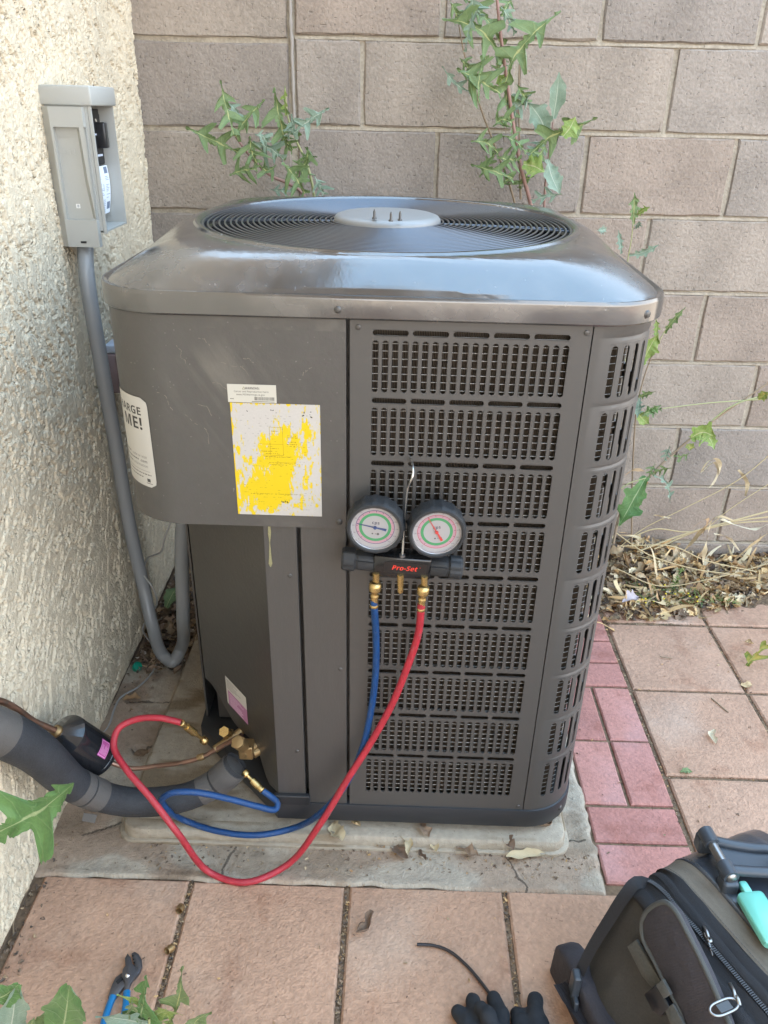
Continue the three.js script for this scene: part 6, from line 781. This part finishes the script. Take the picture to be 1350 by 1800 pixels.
  const bk = sew('buckle', [[1131, 1748], [1150, 1732], [1166, 1752], [1176, 1772], [1160, 1788], [1146, 1778]], 0.012, 0.012, 0.003, phy([0.016, 0.016, 0.018], 0.3), 'black side release buckle');
  sew('buckle_loop', [[1152, 1732], [1164, 1722], [1178, 1748], [1166, 1756]], 0.024, 0.005, 0.0015, mWeb, null, bk);
  sew('webbing_strap', [[1168, 1775], [1182, 1765], [1212, 1820], [1190, 1830]], 0.02, 0.003, 0.001, mWeb);
  // zip pulls
  const pull = (l, w) => { const q = l.map(([u, v, y]) => PY(u, v, y)); const d = q[1].clone().sub(q[0]); return [tube([q[0], q[0].clone().lerp(q[1], 0.5).add(V(0, 0.003, 0)), q[1]], w, 12, 6)]; };
  const loopPull = (c, a, len, wid, parent) => { const ca = Math.cos(a), sa = Math.sin(a), pts = []; for (let i = 0; i < 20; i++) { const t = i / 20 * 2 * Math.PI; const x = len / 2 * Math.sign(Math.cos(t)) * Math.pow(Math.abs(Math.cos(t)), 0.6), y = wid / 2 * Math.sin(t); pts.push(V(x * ca - y * sa, 0, x * sa + y * ca).add(c)); } return part('zip_pull_tab', [tube(pts, 0.0018, 60, 7, true)], mMet, parent); };
  const z1 = part('zip_pull', [...pull([[1236, 1628, 0.305], [1246, 1650, 0.308]], 0.0028), ...pull([[1238, 1640, 0.305], [1256, 1692, 0.29]], 0.0022)], mMet, bag, 'metal zip pull on the upper zip'); const c1 = PY(1247, 1652, 0.31); part('zip_slider', lathe([[0.0018, -0.001], [0.0042, -0.001], [0.0046, 0.001], [0.0018, 0.002]], 16).translate(c1.x, c1.y, c1.z), mMet, z1);
  const c2 = PY(1270, 1770, 0.31), z2 = part('zip_pull', [...pull([[1283, 1730, 0.305], [1293, 1756, 0.31]], 0.003), ...pull([[1291, 1748, 0.308], [1300, 1768, 0.309]], 0.0032)], mMet, bag, 'large metal zip pull near the bottom edge');
  const e1 = PY(1295, 1758, 0.313), e2 = PY(1250, 1782, 0.306), dd = e2.clone().sub(e1); const an = Math.atan2(dd.z, dd.x); loopPull(e1.clone().lerp(e2, 0.5), an, dd.length() * 1.05, 0.017, z2);
  part('pull_plate', rbox(dd.length() * 0.5, 0.0016, 0.012, 0.0007).rotateY(-an).translate((e1.x * 0.52 + e2.x * 0.48), (e1.y + e2.y) / 2, (e1.z * 0.52 + e2.z * 0.48)), phy([0.1, 0.1, 0.1], 0.5, { metalness: 0.8 }), z2);
  // strap down to the side pouch
  const st = [[1150, 1560, 0.279], [1120, 1551, 0.29], [1098, 1575, 0.27], [1072, 1615, 0.225], [1045, 1658, 0.17], [1028, 1690, 0.13], [1018, 1712, 0.10]].map(([u, v, y]) => PY(u, v, y)), sc = new THREE.CatmullRomCurve3(st, false, 'centripetal');
  part('shoulder_strap', gridGeo(30, 1, (t, k) => { const p = sc.getPointAt(t), d = sc.getTangentAt(t), sd = new THREE.Vector3().crossVectors(d, EYE.clone().sub(p)).normalize(); return p.addScaledVector(sd, (k - 0.5) * lerp(0.02, 0.016, t)); }, (t, k) => [t * 0.3, k * 0.03]), mBlk, bag, 'black webbing strap');
  const pc = W(-0.045, -0.03, -0.014), pouch = part('side_pouch', metreUV(smooth(extr(shape([[-0.02, 0], [0.2, 0], [0.2, 0.1], [0.05, 0.108], [0.02, 0.106], [-0.002, 0.096], [-0.016, 0.08]]), 0.024, 0.011, { bevelSegments: 3 }), 0.8).applyMatrix4(new THREE.Matrix4().makeBasis(A.clone().applyAxisAngle(V(0, 1, 0), -0.15), V(0, 1, 0), Bd.clone().applyAxisAngle(V(0, 1, 0), -0.15).negate()).setPosition(pc))), mFlap, bag, 'dark side pouch with plastic clip');
  const cp = PY(1013, 1720, 0.105); part('pouch_clip', [rbox(0.014, 0.05, 0.022, 0.004, cp.x, cp.y - 0.012, cp.z), rbox(0.008, 0.03, 0.03, 0.003, cp.x, cp.y - 0.045, cp.z + 0.01)], mPla, pouch);
  part('pouch_lining', gridGeo(20, 4, (t, k) => W(lerp(-0.01, 0.26, t), lerp(-0.10, -0.056, k), lerp(0.06, 0.085, k) - 0.02 * Math.sin(k * 3.1) + 0.004 * vn(t * 9, k * 3, 71))), mFlap, bag);
  // rigid handle bracket
  const ha = PY(1242, 1466, 0.345), hb = PY(1284, 1540, 0.345), hd = hb.clone().sub(ha).normalize(), sideV = V(0, 1, 0).cross(hd).normalize().multiplyScalar(-1);
  const br = part('handle_bracket', rod(ha.clone().addScaledVector(hd, -0.006), ha.clone().addScaledVector(hd, 0.022), 0.0125, 20), mPla, bag, 'grey plastic handle bracket'); part('tube_socket', rod(hb.clone().addScaledVector(hd, -0.022), hb.clone().addScaledVector(hd, 0.004), 0.0125, 20), mPla, br); 
  part('metal_tube', rod(ha, hb, 0.0078, 20), mMet, br); part('tube_end', along(lathe([[0, 0.004], [0.006, 0.003], [0.0085, 0]], 20), hb.clone().addScaledVector(hd, 0.003), hb.clone().addScaledVector(hd, 0.005)), mMet, br);
  const rt = sideV.dot(V(1, 0, 0)) > 0 ? sideV : sideV.negate(); const p0 = ha.clone().addScaledVector(hd, 0.012), p1 = hb.clone().addScaledVector(hd, -0.012);
  const arm = (a, k) => tube([a, a.clone().addScaledVector(rt, 0.03).addScaledVector(hd, k), a.clone().addScaledVector(rt, 0.07).addScaledVector(hd, k * 1.9), a.clone().addScaledVector(rt, 0.11).addScaledVector(hd, k * 2.2)], 0.0085, 24, 10);
  part('handle_arm', arm(p0, 0.012), mPla, br); part('handle_arm', arm(p1, 0.006), mPla, br);
  part('handle_web', gridGeo(8, 4, (t, k) => p0.clone().addScaledVector(rt, 0.01 + t * 0.095).addScaledVector(hd, lerp(0.012 * 2.1 * t, p0.distanceTo(p1) + 0.012 * t, k)).add(V(0, -0.002, 0))), mPla, br);
  part('handle_grip', capped([p1.clone().addScaledVector(rt, 0.075), p1.clone().addScaledVector(rt, 0.11).addScaledVector(hd, 0.02), p1.clone().addScaledVector(rt, 0.13).addScaledVector(hd, 0.08)], 0.017, 24, 16), mPla, br);
  for (const q of [ha, hb]) part('bracket_post', rbox(0.026, 0.03, 0.026, 0.006, q.x, 0.325, q.z), mPla, br);
  // mint green plastic device lying on the vinyl
  const m0 = PY(1308, 1566, 0.325), m1 = PY(1352, 1640, 0.325), md = m1.clone().sub(m0).setY(0).normalize(), ang = Math.atan2(md.x, md.z), dev = thing('plastic_device', 'mint green plastic device lying on the dark top of the tool bag', 'plastic device', m0.toArray(), ang);
  const mM = phy([0.20, 0.62, 0.50], 0.35, { clearcoat: 0.2 });
  part('device_body', smooth(rbox(0.043, 0.021, 0.085, 0.0085, 0, 0.006, 0.052, 4), 0.9), mM, dev); part('mouthpiece', smooth(rbox(0.014, 0.012, 0.03, 0.005, 0, 0.006, 0.004, 4), 0.9), mM, dev);
}
scene.traverse((o) => { if (o.isMesh) { o.castShadow = true; o.receiveShadow = true; } });
renderer.render(scene, camera);
